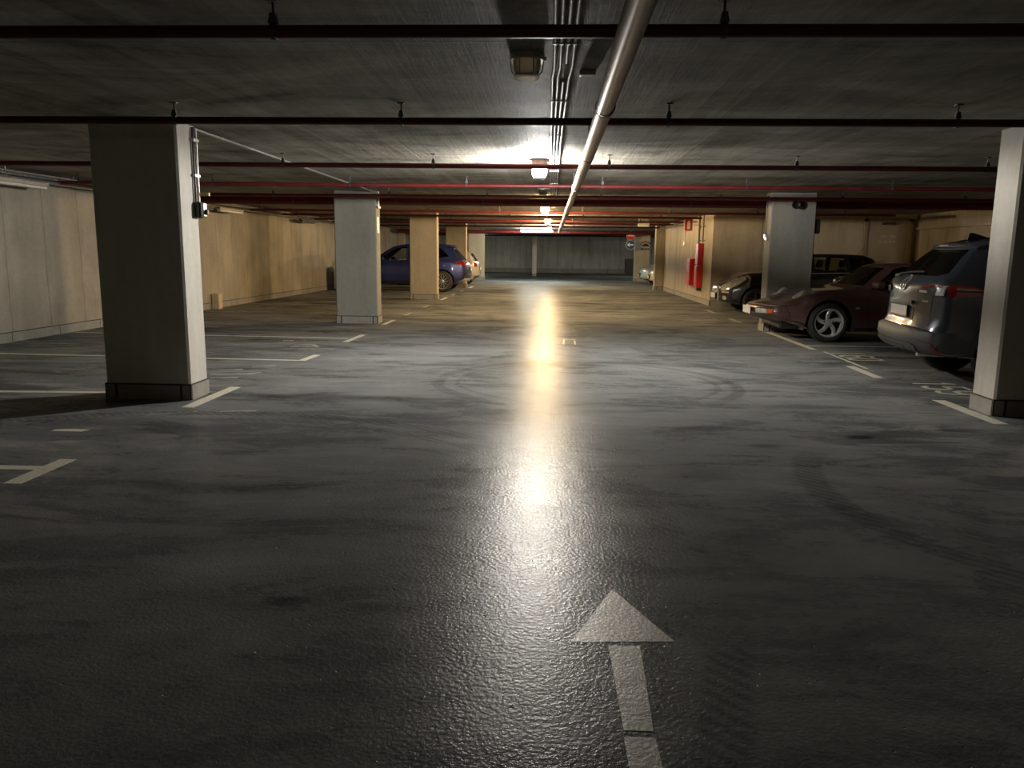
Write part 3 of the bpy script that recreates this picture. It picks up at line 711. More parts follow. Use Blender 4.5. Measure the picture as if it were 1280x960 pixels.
# ------------------------------------------------------------------ fittings on the columns
t = root('exit_sticker', (XL1 + .001, 15.2, 1.89)); tag(t, 'small green and white exit sticker on the second left column', 'sign')
bm = BM(); box(bm, (0, -.09, -.15), (.004, .09, .15)); link('plate', bm, M['yellow'], t)
bm = BM(); box(bm, (.004, -.07, -.12), (.006, .07, -.02)); box(bm, (.004, -.07, .02), (.006, .07, .12)); link('green_field', bm, M['green'], t)
bm = BM()
for z in (-.07, .07):
    prism(bm, [(-.05, z - .008), (.01, z - .008), (.01, z - .03), (.05, z), (.01, z + .03), (.01, z + .008), (-.05, z + .008)], .006, .007, 'X')
link('arrow', bm, M['signwhite'], t)
bm = BM(); box(bm, (XL1, 15.05, 2.20), (XL1 + .05, 15.25, 2.24), .004); tube(bm, [(XL1 + .03, 15.15, 2.22), (XL1 + .03, 15.15, H)], .008, 8)
tag(link('pipe_bracket', bm, M['galv']), 'small metal bracket near the top of the second left column', 'bracket')
# camera dome / speaker before second right column
t = root('loudspeaker', (4.37, 14.60, 2.30)); tag(t, 'black round loudspeaker at the top of the second right column', 'loudspeaker')
bm = BM(); lathe(bm, [(.03, .10), (.05, .06), (.062, .0), (.075, -.05), (.078, -.06), (.066, -.062), (.03, -.03)], 24, 'Y'); link('horn', bm, M['black'], t, True)
bm = BM(); box(bm, (-.015, .03, .04), (.015, .119, .12), .004); box(bm, (.07, .09, -.03), (.19, .119, .09), .01); link('bracket', bm, M['darkgrey'], t)
t = root('call_box', (4.79, 14.88, 1.93)); tag(t, 'black box on the far side of the second right column', 'box')
bm = BM(); box(bm, (.0, -.10, -.13), (.11, .10, .13), .02, 3); link('casing', bm, M['black'], t)
bm = BM(); box(bm, (.11, -.05, .02), (.118, .05, .09), .003); link('panel', bm, M['darkgrey'], t)
t = root('wall_switch', (3.985, 14.95, 1.74)); tag(t, 'small chrome switch on the lit side of the second right column', 'switch')
bm = BM(); box(bm, (-.045, -.05, -.05), (0, .05, .05), .01, 2); box(bm, (-.05, -.16, -.08), (0, -.08, .0), .01, 2); link('casing', bm, M['chrome'], t)
bm = BM(); tube(bm, [(-.02, 0, .05), (-.02, 0, .75)], .010, 8); link('conduit', bm, M['rod'], t)
# cable tray along the stairwell wall top
t = root('cable_tray', (0, 0, 0)); tag(t, 'pale cable tray along the top of the stairwell wall', 'cable tray')
bm = BM(); prism(bm, [(4.14, 2.36), (4.36, 2.36), (4.36, 2.40), (4.35, 2.40), (4.35, 2.37), (4.15, 2.37), (4.15, 2.40), (4.14, 2.40)], 24.4, 30.9, 'Y'); link('tray', bm, M['galv'], t)
bm = BM(); tube(bm, [(4.2, 24.4, 2.385), (4.2, 30.9, 2.385)], .014, 8); tube(bm, [(4.27, 24.4, 2.38), (4.27, 30.9, 2.38)], .01, 8); link('cable', bm, M['conduit'], t)

# ------------------------------------------------------------------ fire point on the stairwell wall
t = root('hose_cabinet', (XB, 24.4, .87)); tag(t, 'wide red fire hose cabinet, left of the taller red one', 'fire cabinet')
bm = BM(); box(bm, (-.20, -.30, -.40), (-.002, .30, .40), .012, 2); link('casing', bm, M['red'], t)
bm = BM(); box(bm, (-.212, -.27, -.37), (-.20, .27, .37), .006, 2); link('door', bm, M['red'], t)
bm = BM(); box(bm, (-.232, .17, -.05), (-.212, .21, .05), .006, 2); link('handle', bm, M['galv'], t)
t = root('riser_cabinet', (XB, 23.3, .45)); tag(t, 'tall narrow red fire riser cabinet, nearer the stairwell corner', 'fire cabinet')
bm = BM(); box(bm, (-.17, -.20, 0), (-.002, .20, .64), .015, 2); link('casing', bm, M['red'], t)
bm = BM(); box(bm, (-.165, -.19, .655), (-.002, .19, 1.27), .015, 2); link('upper_casing', bm, M['reddark'], t)
bm = BM(); box(bm, (-.18, -.16, .05), (-.17, .16, .60), .006, 2); link('door', bm, M['red'], t)
bm = BM(); box(bm, (-.14, -.08, -.10), (-.01, .08, 0), .015, 2); link('drain_valve', bm, M['darkgrey'], t)
for y, r, lb in ((23.62, .028, 'black riser pipe left of its twin above the red cabinets'), (23.0, .02, 'thin dark riser pipe at the stairwell corner')):
    bm = BM(); tube(bm, [(XB - .06, y, 1.60 if r > .025 else 1.74), (XB - .06, y, H)], r, 12); o = link('riser_pipe', bm, M['rod'], smooth=True); tag(o, lb, 'pipe')
    bm = BM()
    for z in (1.8, 2.2): box(bm, (XB - .065, y - .04, z - .012), (XB, y + .04, z + .012))
    link('pipe_clip', bm, M['rod'], o)
t = root('fire_sign', (4.10, 24.05, 2.27)); tag(t, 'small red fire hose sign projecting from the stairwell wall', 'sign')
bm = BM(); box(bm, (-.13, 0, -.185), (.118, .012, .185)); box(bm, (.118, 0, -.02), (.298, .012, .02)); link('plate', bm, M['signwhite'], t)
bm = BM(); box(bm, (-.115, -.004, -.168), (.103, 0, .168)); link('red_field', bm, M['red'], t)
bm = BM(); box(bm, (-.05, -.007, -.12), (.04, -.004, .06)); prism(bm, [(-.05, .06), (.04, .06), (.025, .10), (.0, .13), (-.035, .10)], -.007, -.004, 'Y'); link('pictogram', bm, M['signwhite'], t)
t = root('key_box', (XB, 26.3, 1.75)); tag(t, 'slim pale key box with a cord left of the red fire cabinets', 'box')
bm = BM(); box(bm, (-.06, -.12, -.07), (0, .12, .07), .008); link('casing', bm, M['signwhite'], t)
bm = BM(); tube(bm, [(-.02, 0, .07), (-.02, 0, .55)], .012, 8); link('conduit', bm, M['galv'], t)

# ------------------------------------------------------------------ signs at the far end
def disc_sign(name, z, mat, label):
    t = root(name, (3.93, 39.6, z)); tag(t, label, 'sign')
    bm = BM(); lathe(bm, [(.0, -.006), (.225, -.006), (.225, .006), (0, .006)], 36, 'Y'); link('plate', bm, M['signwhite'], t)
    bm = BM(); lathe(bm, [(.0, -.009), (.212, -.009), (.212, -.006), (0, -.006)], 36, 'Y'); link('colour_field', bm, M[mat], t)
    bm = BM()
    if mat == 'red': box(bm, (-.15, -.012, -.032), (.15, -.009, .032))
    else: prism(bm, [(-.17, 0), (-.06, .10), (-.02, .07), (-.055, .028), (.16, .028), (.16, -.028), (-.055, -.028), (-.02, -.07), (-.06, -.10)], -.012, -.009, 'Y')
    link('symbol', bm, M['signwhite'], t)
    return t
s1 = disc_sign('no_entry_sign', 2.29, 'red', 'round red no-entry sign hanging above the blue arrow sign')
s2 = disc_sign('direction_sign', 1.84, 'blue', 'round blue sign with white arrow pointing left')
bm = BM(); tube(bm, [(0, .022, -.24), (0, .022, H - 2.29)], .014, 8); link('post', bm, M['galv'], s1)
bm = BM(); tube(bm, [(0, .022, -.2), (0, .022, .205)], .014, 8); link('post', bm, M['galv'], s2)
t = root('car_pictogram', (4.76, 40.287, 1.80)); tag(t, 'black car-under-roof pictogram painted on the far right column', 'sign')
bm = BM()
arc = [(-.27 + .0, .06), (-.2, .17), (0, .25), (.2, .17), (.27, .06), (.25, .03), (.18, .125), (0, .20), (-.18, .125), (-.25, .03)]
prism(bm, arc, -.003, 0, 'Y'); link('roof_arc', bm, M['black'], t)
bm = BM(); prism(bm, [(-.17, -.03), (-.17, .03), (-.12, .05), (-.08, .11), (.08, .11), (.12, .05), (.17, .03), (.17, -.03)], -.003, 0, 'Y'); link('car_shape', bm, M['black'], t)
bm = BM()
for x in (-.21, -.14, -.05, .03, .12): box(bm, (x, -.003, -.20), (x + .06, 0, -.12))
box(bm, (-.25, -.003, -.25), (-.22, 0, -.12)); link('worn_strokes', bm, M['black'], t)
t = root('exit_lamp', (2.98, 26.0, 2.36)); tag(t, 'pale unlit emergency light box hanging before the third right column', 'sign')
bm = BM(); box(bm, (-.18, -.035, -.09), (.18, .035, .09), .01); link('casing', bm, M['signwhite'], t)
bm = BM(); box(bm, (-.16, -.025, .075), (.16, .025, .16), .005); link('gear_tray', bm, M['lamp_body'], t)
bm = BM(); box(bm, (5.2, 55.45, 0), (5.85, 55.97, 1.05), .01); o = link('switch_cabinet', bm, M['darkgrey']); tag(o, 'dark grey cabinet against the end wall beside the far right column', 'cabinet')
bm = BM(); box(bm, (5.24, 55.44, .06), (5.81, 55.45, 1.0)); link('door', bm, M['darkgrey'], o)

# ------------------------------------------------------------------ steel door in the cross wall
d = slab('door_1', (8.50, YX - .045, 0.0), (9.58, YX - .002, 2.33), M['door'], 'beige steel door in the stairwell wall behind the maroon coupe', 'door')
bm = BM(); box(bm, (8.42, YX - .07, 0), (8.50, YX - .001, 2.40)); box(bm, (9.58, YX - .07, 0), (9.66, YX - .001, 2.40)); box(bm, (8.42, YX - .07, 2.33), (9.66, YX - .001, 2.40)); link('door_frame', bm, M['doorframe'], d)
bm = BM(); tube(bm, [(8.6, YX - .05, 1.05), (8.6, YX - .10, 1.05), (8.74, YX - .10, 1.05)], .011, 8); link('handle', bm, M['galv'], d)
bm = BM(); box(bm, (8.86, YX - .11, 2.24), (9.2, YX - .045, 2.31), .01); link('door_closer', bm, M['rod'], d)
bm = BM()
for z, xs in ((1.94, (8.86, 9.10)), (1.80, (8.82, 8.95, 9.08, 9.18))):
    for x in xs: box(bm, (x, YX - .048, z - .03), (x + (.14 if z > 1.9 else .08), YX - .045, z + .03))
link('faded_lettering', bm, M['door_text'], d)

# ------------------------------------------------------------------ car builder
def uniq_sorted(v):
    out = []
    for x in sorted(v):
        if not out or x - out[-1] > .004: out.append(x)
    return out
DEBUG = False
class Car:
    def __init__(s, name, label, loc, rz, **k):
        s.__dict__.update(k)
        s.root = root(name, loc, rz); tag(s.root, label, 'car')
        s.c = {q: curve(k[q]) for q in ('zb', 'w', 'zs', 'zt', 'wt')}
        s.front = curve(k['ff']); s.rear = curve(k['rf'])
        s.wmax = max(p[1] for p in k['w'])
        bm = BM(); s.loft(bm)
        me = bpy.data.meshes.new('tmp'); bmesh.ops.recalc_face_normals(bm, faces=bm.faces); bm.to_mesh(me); bm.free()
        s.solid = me
        b2 = BM(); b2.from_mesh(me); s.bvh = BVHTree.FromBMesh(b2); b2.free()
    def section(s, x, ins=0.):
        zb, w, zs, zt, wt = (s.c[q](x) for q in ('zb', 'w', 'zs', 'zt', 'wt'))
        w -= ins; wt -= ins; zt -= ins; zb += ins; zs = min(zs, zt - .01)
        d = zt - zs; e = min(.075, .42 * d); e2 = min(.02, .12 * d)
        wt = min(wt, w - .02)
        sm = (w - .045, zs)
        mid = ((sm[0] * .5 + (wt + .012) * .5) + min(.018, d * .05), zs * .5 + (zt - e) * .5)
        P = [(0, zb), (.5 * w, zb), (w - .10, zb + .005), (w - .02, zb + .06), (w, zb + (zs - zb) * .42), (w - .004, zb + (zs - zb) * .72), (w - .018, zs - .05), sm,
             mid, (wt + .012, zt - e), (wt - .06, zt - e2), (wt * .5, zt - e2 * .2), (0, zt)]
        return [(v.x, v.y) for v in catmull([Vector((p[0], p[1])) for p in P], 3)]
    def warp(s, x, y, z):
        q = (abs(y) / s.wmax) ** s.kp
        wf = smoothstep((x - (s.L - s.Df)) / s.Df); wr = smoothstep((s.Dr - x) / s.Dr)
        if wf: x += wf * (s.front(z) - s.kf * q)
        if wr: x += wr * (s.rear(z) + s.kr * q)
        return Vector((x, y, z))
    def loft(s, bm, ins=0., x0=0., x1=None, zmin=None, warp=True, cap='round'):
        x1 = s.L if x1 is None else x1
        n = int((x1 - x0) / .06)
        xs = [x0 + (x1 - x0) * i / n for i in range(n + 1)]
        if cap == 'round': xs = uniq_sorted(xs + [x0 + d for d in (.004, .012, .025, .045, .07)] + [x1 - d for d in (.004, .012, .025, .045, .07)])
        rings = []
        def ring(x, pts):
            full = pts + [(-y, z) for y, z in pts[-2:0:-1]]
            return [bm.verts.new(s.warp(x, y, z) if warp else Vector((x, y, z))) for y, z in full]
        r = .07
        for x in xs:
            pts = s.section(x, ins)
            if zmin is not None: pts = [(y, max(z, zmin)) for y, z in pts]
            t = min(x - x0, x1 - x)
            if cap == 'round' and t < r:
                i_ = r - math.sqrt(max(0, r * r - (r - t) ** 2))
                ym = max(p[0] for p in pts); zl = min(p[1] for p in pts); zh = max(p[1] for p in pts); zc, hh = (zl + zh) / 2, (zh - zl) / 2
                pts = [(y * (ym - i_) / ym, zc + (z - zc) * (hh - i_) / hh) for y, z in pts]
            rings.append((x, pts))
        def capr(x, pts):
            zl = min(p[1] for p in pts); zh = max(p[1] for p in pts); zc = (zl + zh) / 2
            return [(x, [(y * k, zc + (z - zc) * k) for y, z in pts]) for k in (.1, .3, .5, .7, .86)]
        if cap:
            rings = capr(*rings[0]) + rings + capr(*rings[-1])[::-1]
        V = [ring(x, p) for x, p in rings]
        m = len(V[0])
        for A, B in zip(V[:-1], V[1:]):
            for k in range(m): bm.faces.new((A[k], A[(k + 1) % m], B[(k + 1) % m], B[k]))
        bm.faces.new(V[0]); bm.faces.new(V[-1])
    # -- projection of a panel outline onto the body surface
    def hit(s, view, a, b):
        o, d = {'L': (Vector((a, 3, b)), Vector((0, -1, 0))), 'R': (Vector((a, -3, b)), Vector((0, 1, 0))), 'F': (Vector((s.L + 3, a, b)), Vector((-1, 0, 0))),
                'B': (Vector((-3, a, b)), Vector((1, 0, 0))), 'T': (Vector((a, b, 4)), Vector((0, 0, -1)))}[view]
        h = s.bvh.ray_cast(o, d)
        if h[0] is None:
            q = {'L': Vector((a, s.wmax, b)), 'R': Vector((a, -s.wmax, b)), 'F': Vector((s.L, a, b)), 'B': Vector((0, a, b)), 'T': Vector((a, b, 1.5))}[view]
            h = s.bvh.find_nearest(q)
        return h[0], d, h[1]
    def patch(s, name, grid, view, mat, off=.004, th=.012, parent=None, nrm=False, dome=0.):
        bm = BM(); top, bot = [], []
        nr, nc = len(grid), len(grid[0])
        for i, row in enumerate(grid):
            T_, B_ = [], []
            for j, (a, b) in enumerate(row):
                p, d, n = s.hit(view, a, b)
                e = off
                if dome: e += dome * (1 - (2 * i / (nr - 1) - 1) ** 2) * (1 - (2 * j / (nc - 1) - 1) ** 2)
                u = n if nrm and n.dot(d) < 0 else -d
                T_.append(bm.verts.new(p + u * e)); B_.append(bm.verts.new(p + u * (off - th)))
            top.append(T_); bot.append(B_)
        def quad(*v):
            try: bm.faces.new(v)
            except ValueError: pass
        for i in range(nr - 1):
            for j in range(nc - 1):
                quad(top[i][j], top[i][j + 1], top[i + 1][j + 1], top[i + 1][j]); quad(bot[i][j], bot[i + 1][j], bot[i + 1][j + 1], bot[i][j + 1])
        for i in range(nr - 1):
            for j in (0, nc - 1): quad(top[i][j], top[i + 1][j], bot[i + 1][j], bot[i][j])
        for j in range(nc - 1):
            for i in (0, nr - 1): quad(top[i][j], bot[i][j], bot[i][j + 1], top[i][j + 1])
        return link(name, bm, M[mat] if isinstance(mat, str) else mat, parent or s.root, 40)
    def both(s, name, grid, mat, **k):
        return [s.patch(name, grid, v, mat, **k) for v in ('L', 'R')]
    def cut(s, bodymat, arches, windows=(), front=None, rearw=None, cav=None, extra=()):
        """open the wheel wells, the cabin and the window apertures in the closed body"""
        o = bpy.data.objects.new('body', s.solid.copy()); COL.objects.link(o)
        o.data.materials.append(M[bodymat]); o.data.materials.append(M['interior'])
        cs = []
        def cutter(bm):
            bmesh.ops.recalc_face_normals(bm, faces=bm.faces)
            me = bpy.data.meshes.new('c'); bm.to_mesh(me); bm.free(); me.materials.append(M['interior'])
            c = bpy.data.objects.new('c', me); COL.objects.link(c); cs.append(c)
        for x, z, r in arches:
            for sg in (-1, 1):
                bm = BM(); lathe(bm, [(r, sg * (s.wmax - .34)), (r, sg * (s.wmax + .3))], 40, 'Y', (x, 0, z)); cutter(bm)
        if cav:
            bm = BM(); s.loft(bm, .055, cav[0], cav[1], cav[2], warp=True, cap='flat'); cutter(bm)
        for p in windows:
            bm = BM(); prism(bm, p, -1.3, 1.3, 'Y'); cutter(bm)
        if front:
            bm = BM(); prism(bm, front[0], front[1], s.L + .5, 'X'); cutter(bm)
        if rearw:
            bm = BM(); prism(bm, rearw[0], -.5, rearw[1], 'X'); cutter(bm)
        for c in cs:
            m = o.modifiers.new('b', 'BOOLEAN'); m.operation = 'DIFFERENCE'; m.solver = 'EXACT'; m.object = c; m.material_mode = 'TRANSFER'
        dg = bpy.context.evaluated_depsgraph_get(); dg.update()
        me = bpy.data.meshes.new_from_object(o.evaluated_get(dg))
        o.modifiers.clear(); o.data = me; me.name = 'body'
        for c in cs: bpy.data.objects.remove(c)
        for p in me.polygons: p.use_smooth = True
        me.set_sharp_from_angle(angle=math.radians(38))
        o.parent = s.root; s.body = o
        if DEBUG: print('CAR', s.root.name, len(s.solid.polygons), len(me.polygons), [round(v, 2) for v in o.dimensions], [round(min(v.co[i] for v in me.vertices), 2) for i in range(3)], [round(max(v.co[i] for v in me.vertices), 2) for i in range(3)])
        return o
    def wheels(s, xf, xr, track, R, rim, wid, style, mat='silver'):
        for x in (xf, xr):
            for sg in (-1, 1): wheel(s.root, (x, sg * track, R), sg, R, rim, wid, style, mat)
    def seats(s, xs, ys, zc=.52, hh=.62, tilt=.28):
        for x in xs:
            for y in ys:
                bm = BM(); box(bm, (-.05, -.24, -.14), (.46, .24, .04), .05, 3)
                box(bm, (-.07, -.23, 0), (.07, .23, hh), .055, 3, Matrix.Rotation(-tilt, 4, 'Y'))
                box(bm, (-.045, -.13, hh + .03), (.055, .13, hh + .22), .045, 3, Matrix.Rotation(-tilt * .8, 4, 'Y'))
                tube(bm, [Matrix.Rotation(-tilt, 4, 'Y') @ Vector((0, sy, hh - .05)) for sy in (-.06, -.06)][:1] + [Matrix.Rotation(-tilt * .8, 4, 'Y') @ Vector((0, -.06, hh + .06))], .01, 6)
                link('seat', bm, M['seat'], s.root, True, (x, y, zc))
    def dash(s, x, z, w):
        bm = BM(); box(bm, (x - .18, -w, z - .3), (x + .25, w, z), .06, 3); link('dashboard', bm, M['interior'], s.root, True)
        bm = BM(); 
        ring = [Matrix.Rotation(.45, 4, 'Y') @ Vector((0, .185 * math.cos(t), .185 * math.sin(t))) + Vector((x - .32, .36, z - .04)) for t in [2 * PI * k / 20 for k in range(21)]]
        tube(bm, ring, .014, 8, cap=False); tube(bm, [(x - .1, .36, z - .12), (x - .32, .36, z - .04)], .03, 8); link('steering_wheel', bm, M['interior'], s.root, True)
    def mirror(s, x, z, mat, y=None):
        for sg in (-1, 1):
            yy = (y or s.wmax) * sg
            bm = BM(); vs = box(bm, (-.07, -.10, -.055), (.07, .10, .065), .045, 4)
            for v in vs: v.co.x *= 1 + (.3 if v.co.x > 0 else 0)
            tube(bm, [(0, -sg * .16, -.06), (0, -sg * .05, -.03)], .022, 8)
            link('mirror', bm, M[mat], s.root, True, (x, yy + sg * .09, z))

def rowgrid(poly, nr=8, nc=10):
    zs = [p[1] for p in poly]; z0, z1 = min(zs), max(zs); G = []
    for i in range(nr):
        z = z0 + (z1 - z0) * (i / (nr - 1) * .998 + .001); xs = []
        for (ax, az), (bx, bz) in zip(poly, poly[1:] + poly[:1]):
            if (az - z) * (bz - z) <= 0 and az != bz: xs.append(ax + (bx - ax) * (z - az) / (bz - az))
        G.append([(min(xs) + (max(xs) - min(xs)) * j / (nc - 1), z) for j in range(nc)])
    return G
def colgrid(poly, nr=8, nc=10):
    return [[(b, a) for a, b in row] for row in rowgrid([(p[1], p[0]) for p in poly], nr, nc)]
def ellipse(cx, cz, rx, rz, rot=0, nr=5, n=24):
    """polar grid of an ellipse (first row is the centre)"""
    return [[(cx + k * (rx * math.cos(t) * math.cos(rot) - rz * math.sin(t) * math.sin(rot)), cz + k * (rx * math.cos(t) * math.sin(rot) + rz * math.sin(t) * math.cos(rot)))
             for t in [2 * PI * j / n for j in range(n + 1)]] for k in [max(.02, i / (nr - 1)) for i in range(nr)]]
def annulus(cx, cz, r0, r1, a0, a1, n=28, m=3):
    return [[(cx + r * math.cos(math.radians(a0 + (a1 - a0) * j / n)), cz + r * math.sin(math.radians(a0 + (a1 - a0) * j / n))) for j in range(n + 1)] for r in [r0 + (r1 - r0) * i / (m - 1) for i in range(m)]]
def ribbon(pts, wd, sub=5):
    P = [Vector(p) for p in pts]; Q = []
    for a, b in zip(P[:-1], P[1:]): Q += [a + (b - a) * i / sub for i in range(sub)]
    Q.append(P[-1]); L_, R_ = [], []
    for i, p in enumerate(Q):
        d = (Q[min(i + 1, len(Q) - 1)] - Q[max(i - 1, 0)]).normalized(); n = Vector((-d.y, d.x)) * wd / 2
        L_.append(tuple(p + n)); R_.append(tuple(p - n))
    return [L_, R_]
def shrink(poly, k=1.02):
    cx = sum(p[0] for p in poly) / len(poly); cz = sum(p[1] for p in poly) / len(poly)
    return [(cx + (x - cx) * k, cz + (z - cz) * k) for x, z in poly]
def mirr(poly): return poly + [(-a, b) for a, b in poly[::-1]]

def wheel(parent, c, sg, R, rim, wid, style, mat):
    h = wid / 2
    bm = BM()
    lathe(bm, [(rim - .012, -h + .02), (rim + .012, -h), (R - .055, -h - .004), (R - .02, -h + .012), (R - .004, -h + .035), (R, -h * .5), (R, h * .5), (R - .004, h - .035), (R - .02, h - .012), (R - .055, h + .004), (rim + .012, h), (rim - .012, h - .02)], 44, 'Y', (0, 0, 0), closed=True)
    w = link('wheel', bm, M['rubber'], parent, 50, c)
    bm = BM(); y = sg * (h - .012)
    lathe(bm, [(rim - .002, sg * (-h + .03)), (rim - .02, sg * (-h + .06)), (rim - .025, y - sg * .03), (rim - .014, y), (rim + .004, y + sg * .004), (rim - .004, y - sg * .012), (rim - .03, y - sg * .05)], 44, 'Y', cap=False)
    f0 = sg * (h - .045)
    def spoke(ang, r0, r1, h0, h1, sweep=0., th=.03, dish=.0, ns=7):
        A, B = [], []
        ring = []
        for i in range(ns):
            t = i / (ns - 1); r = r0 + (r1 - r0) * t; hw = h0 + (h1 - h0) * t; a = ang + sweep * t * t
            ct, st = math.cos(a), math.sin(a)
            yo = f0 + sg * dish * t
            ring.append([bm.verts.new((ct * r - st * k * hw, yo + e, st * r + ct * k * hw)) for k, e in ((-1, -sg * .012), (-.6, 0), (.6, 0), (1, -sg * .012), (.8, -sg * th), (-.8, -sg * th))])
        for P, Q in zip(ring[:-1], ring[1:]):
            for k in range(6): bm.faces.new((P[k], P[(k + 1) % 6], Q[(k + 1) % 6], Q[k]))
        bm.faces.new(ring[0]); bm.faces.new(ring[-1])
    if style == 'turbine5':
        for k in range(5): spoke(2 * PI * k / 5 + PI / 2 - .2, .035, rim - .02, .030, .036, .38, .04, .012)
        lathe(bm, [(0, f0 + sg * .008), (.03, f0 + sg * .006), (.058, f0), (.07, f0 - sg * .03)], 24, 'Y')
    elif style == 'multi':
        for k in range(10):
            for d in (-.11, .11): spoke(2 * PI * k / 10 + d * .6, .05, rim - .018, .008, .010, d * .9, .03, .0)
        lathe(bm, [(0, f0 + sg * .01), (.035, f0 + sg * .008), (.062, f0), (.068, f0 - sg * .03)], 24, 'Y')
    else:
        for k in range(5): spoke(2 * PI * k / 5 + .3, .04, rim - .018, .026, .034, 0, .035, .0)
        lathe(bm, [(0, f0 + sg * .008), (.03, f0 + sg * .006), (.06, f0), (.07, f0 - sg * .03)], 24, 'Y')
    link('rim', bm, M[mat], w, 40)
    bm = BM(); lathe(bm, [(0, sg * (h - .11)), (rim - .06, sg * (h - .11)), (rim - .06, sg * (h - .13)), (0, sg * (h - .13))], 32, 'Y'); link('brake_disc', bm, M['black'], w)
    bm = BM(); lathe(bm, [(0, sg * (-h + .03)), (rim - .01, sg * (-h + .03)), (rim - .01, sg * (-h + .02)), (0, sg * (-h + .02))], 32, 'Y'); link('inner_cover', bm, M['black'], w)
    if style == 'turbine5':
        bm = BM()
        for k in range(5):
            a = 2 * PI * k / 5 + .35; lathe(bm, [(0, f0 + sg * .006), (.010, f0 + sg * .006), (.012, f0 - sg * .02)], 10, 'Y', (.072 * math.cos(a), 0, .072 * math.sin(a)))
        link('wheel_bolts', bm, M['black'], w)
    return w
def spoiler(car, x_tip, x_root, half, drop, mat, sweep=.10, th=.035, n=15):
    bm = BM(); R_ = []
    for i in range(n):
        y = half * (2 * i / (n - 1) - 1); q = (abs(y) / half) ** 2.5
        p, _, _ = car.hit('T', x_root, y); m, _, _ = car.hit('T', (x_root + x_tip) / 2 + .10, y)
        xt = x_tip + sweep * q; zt = p.z - drop
        R_.append([bm.verts.new(v) for v in ((p.x, y, p.z + .004), ((p.x + xt) / 2, y, (p.z + zt) / 2 + .016), (xt + .012, y, zt), (xt, y, zt - th * .5), (xt + .02, y, zt - th), ((p.x + xt) / 2, y, (p.z + zt) / 2 - th * .9), (p.x, y, p.z - .03))])
    k = len(R_[0])
    for A, B in zip(R_[:-1], R_[1:]):
        for j in range(k): bm.faces.new((A[j], A[(j + 1) % k], B[(j + 1) % k], B[j]))
    bm.faces.new(R_[0]); bm.faces.new(R_[-1])
    return link('spoiler', bm, M[mat], car.root, 40)
def plate(car, view, y, z, w=.52, h=.11, off=.03, mat='white', red=True, frame_='black'):
    p, d, n = car.hit(view, y, z); s = -1 if view == 'B' else 1
    # mount flat on the tangent of the panel around it
    a, _, _ = car.hit(view, y, z + h * .5); b, _, _ = car.hit(view, y, z - h * .5)
    x = (max if s > 0 else min)(a.x, b.x, p.x) + s * .006
    bm = BM(); box(bm, (min(x, x + s * .012), y - w / 2 - .012, z - h / 2 - .012), (max(x, x + s * .012), y + w / 2 + .012, z + h / 2 + .012), .004)
    o = link('plate_holder', bm, M[frame_], car.root)
    x += s * .012
    bm = BM(); box(bm, (min(x, x + s * .004), y - w / 2, z - h / 2), (max(x, x + s * .004), y + w / 2, z + h / 2))
    q = link('number_plate', bm, M[mat], o); q['label'] = 'white number plate'
    if red:
        x += s * .004
        bm = BM(); box(bm, (min(x, x + s * .001), y - w / 2 + .01, z - h / 2 + .004), (max(x, x + s * .001), y + w / 2 - .01, z - h / 2 + .012))
        link('plate_stripe', bm, M['red'], o)
    return o

# ------------------------------------------------------------------ dark slate crossover, tail towards the aisle (right)
c = Car('suv', 'dark slate-blue SUV parked tail out beside the nearest right column', (3.99, 9.27, 0), math.radians(-4.5), L=4.40, Df=1.0, Dr=1.25, kf=.30, kr=.20, kp=3.0,
        zb=[(0, .36), (.5, .33), (1.4, .25), (3.8, .24), (4.4, .28)], w=[(0, .84), (.35, .90), (1.1, .912), (3.3, .905), (4.0, .89), (4.4, .80)],
        zs=[(0, 1.10), (.9, 1.09), (2.0, 1.05), (3.1, 1.0), (3.5, .98), (4.4, .82)],
        zt=[(0, 1.53), (.35, 1.585), (1.2, 1.625), (2.0, 1.62), (2.5, 1.56), (3.0, 1.32), (3.4, 1.06), (3.9, .98), (4.4, .88)],
        wt=[(0, .55), (.6, .60), (1.6, .62), (2.4, .60), (3.2, .72), (3.5, .80), (4.4, .70)],
        ff=[(.25, -.12), (.45, 0), (.7, -.02), (.9, -.14)],
        rf=[(.30, .14), (.40, .05), (.52, .0), (.64, .01), (.68, .055), (.9, .07), (1.08, .075), (1.15, .10), (1.22, .19), (1.4, .38), (1.52, .50), (1.6, .58)])
RX, FX, WR = .92, 3.50, .345
side1 = [(2.0, 1.08), (3.02, 1.05), (2.42, 1.50), (2.0, 1.52)]; side2 = [(1.02, 1.12), (1.93, 1.085), (1.93, 1.52), (1.30, 1.51)]; side3 = [(.66, 1.16), (.96, 1.13), (1.20, 1.48), (.98, 1.46)]
rw = mirr([(.56, 1.20), (.66, 1.23), (.52, 1.485)]); ws = mirr([(.66, 1.09), (.52, 1.52)])
c.cut('p_slate', [(RX, WR, .40), (FX, WR, .40)], [side1, side2, side3], (ws, 2.2), (rw, 1.0), (.62, 3.0, .42))
for n_, p in (('front_side_window', side1), ('rear_side_window', side2), ('quarter_window', side3)): c.both(n_, rowgrid(shrink(p)), 'glass_dark', off=-.006, th=.004)
c.patch('rear_window', rowgrid(shrink(rw)), 'B', 'glass_dark', off=-.008, th=.004); c.patch('windshield', rowgrid(shrink(ws)), 'F', 'glass', off=-.006, th=.004)
c.wheels(FX, RX, .765, WR, .225, .215, 'five', 'alloy_dark'); c.seats((1.0, 1.95), (-.37, .37), .56); c.dash(2.75, 1.0, .68)
c.both('arch_cladding', annulus(RX, WR, .40, .465, -12, 192), 'cladding', off=.012, th=.03); c.both('arch_cladding', annulus(FX, WR, .40, .465, -12, 192), 'cladding', off=.012, th=.03)
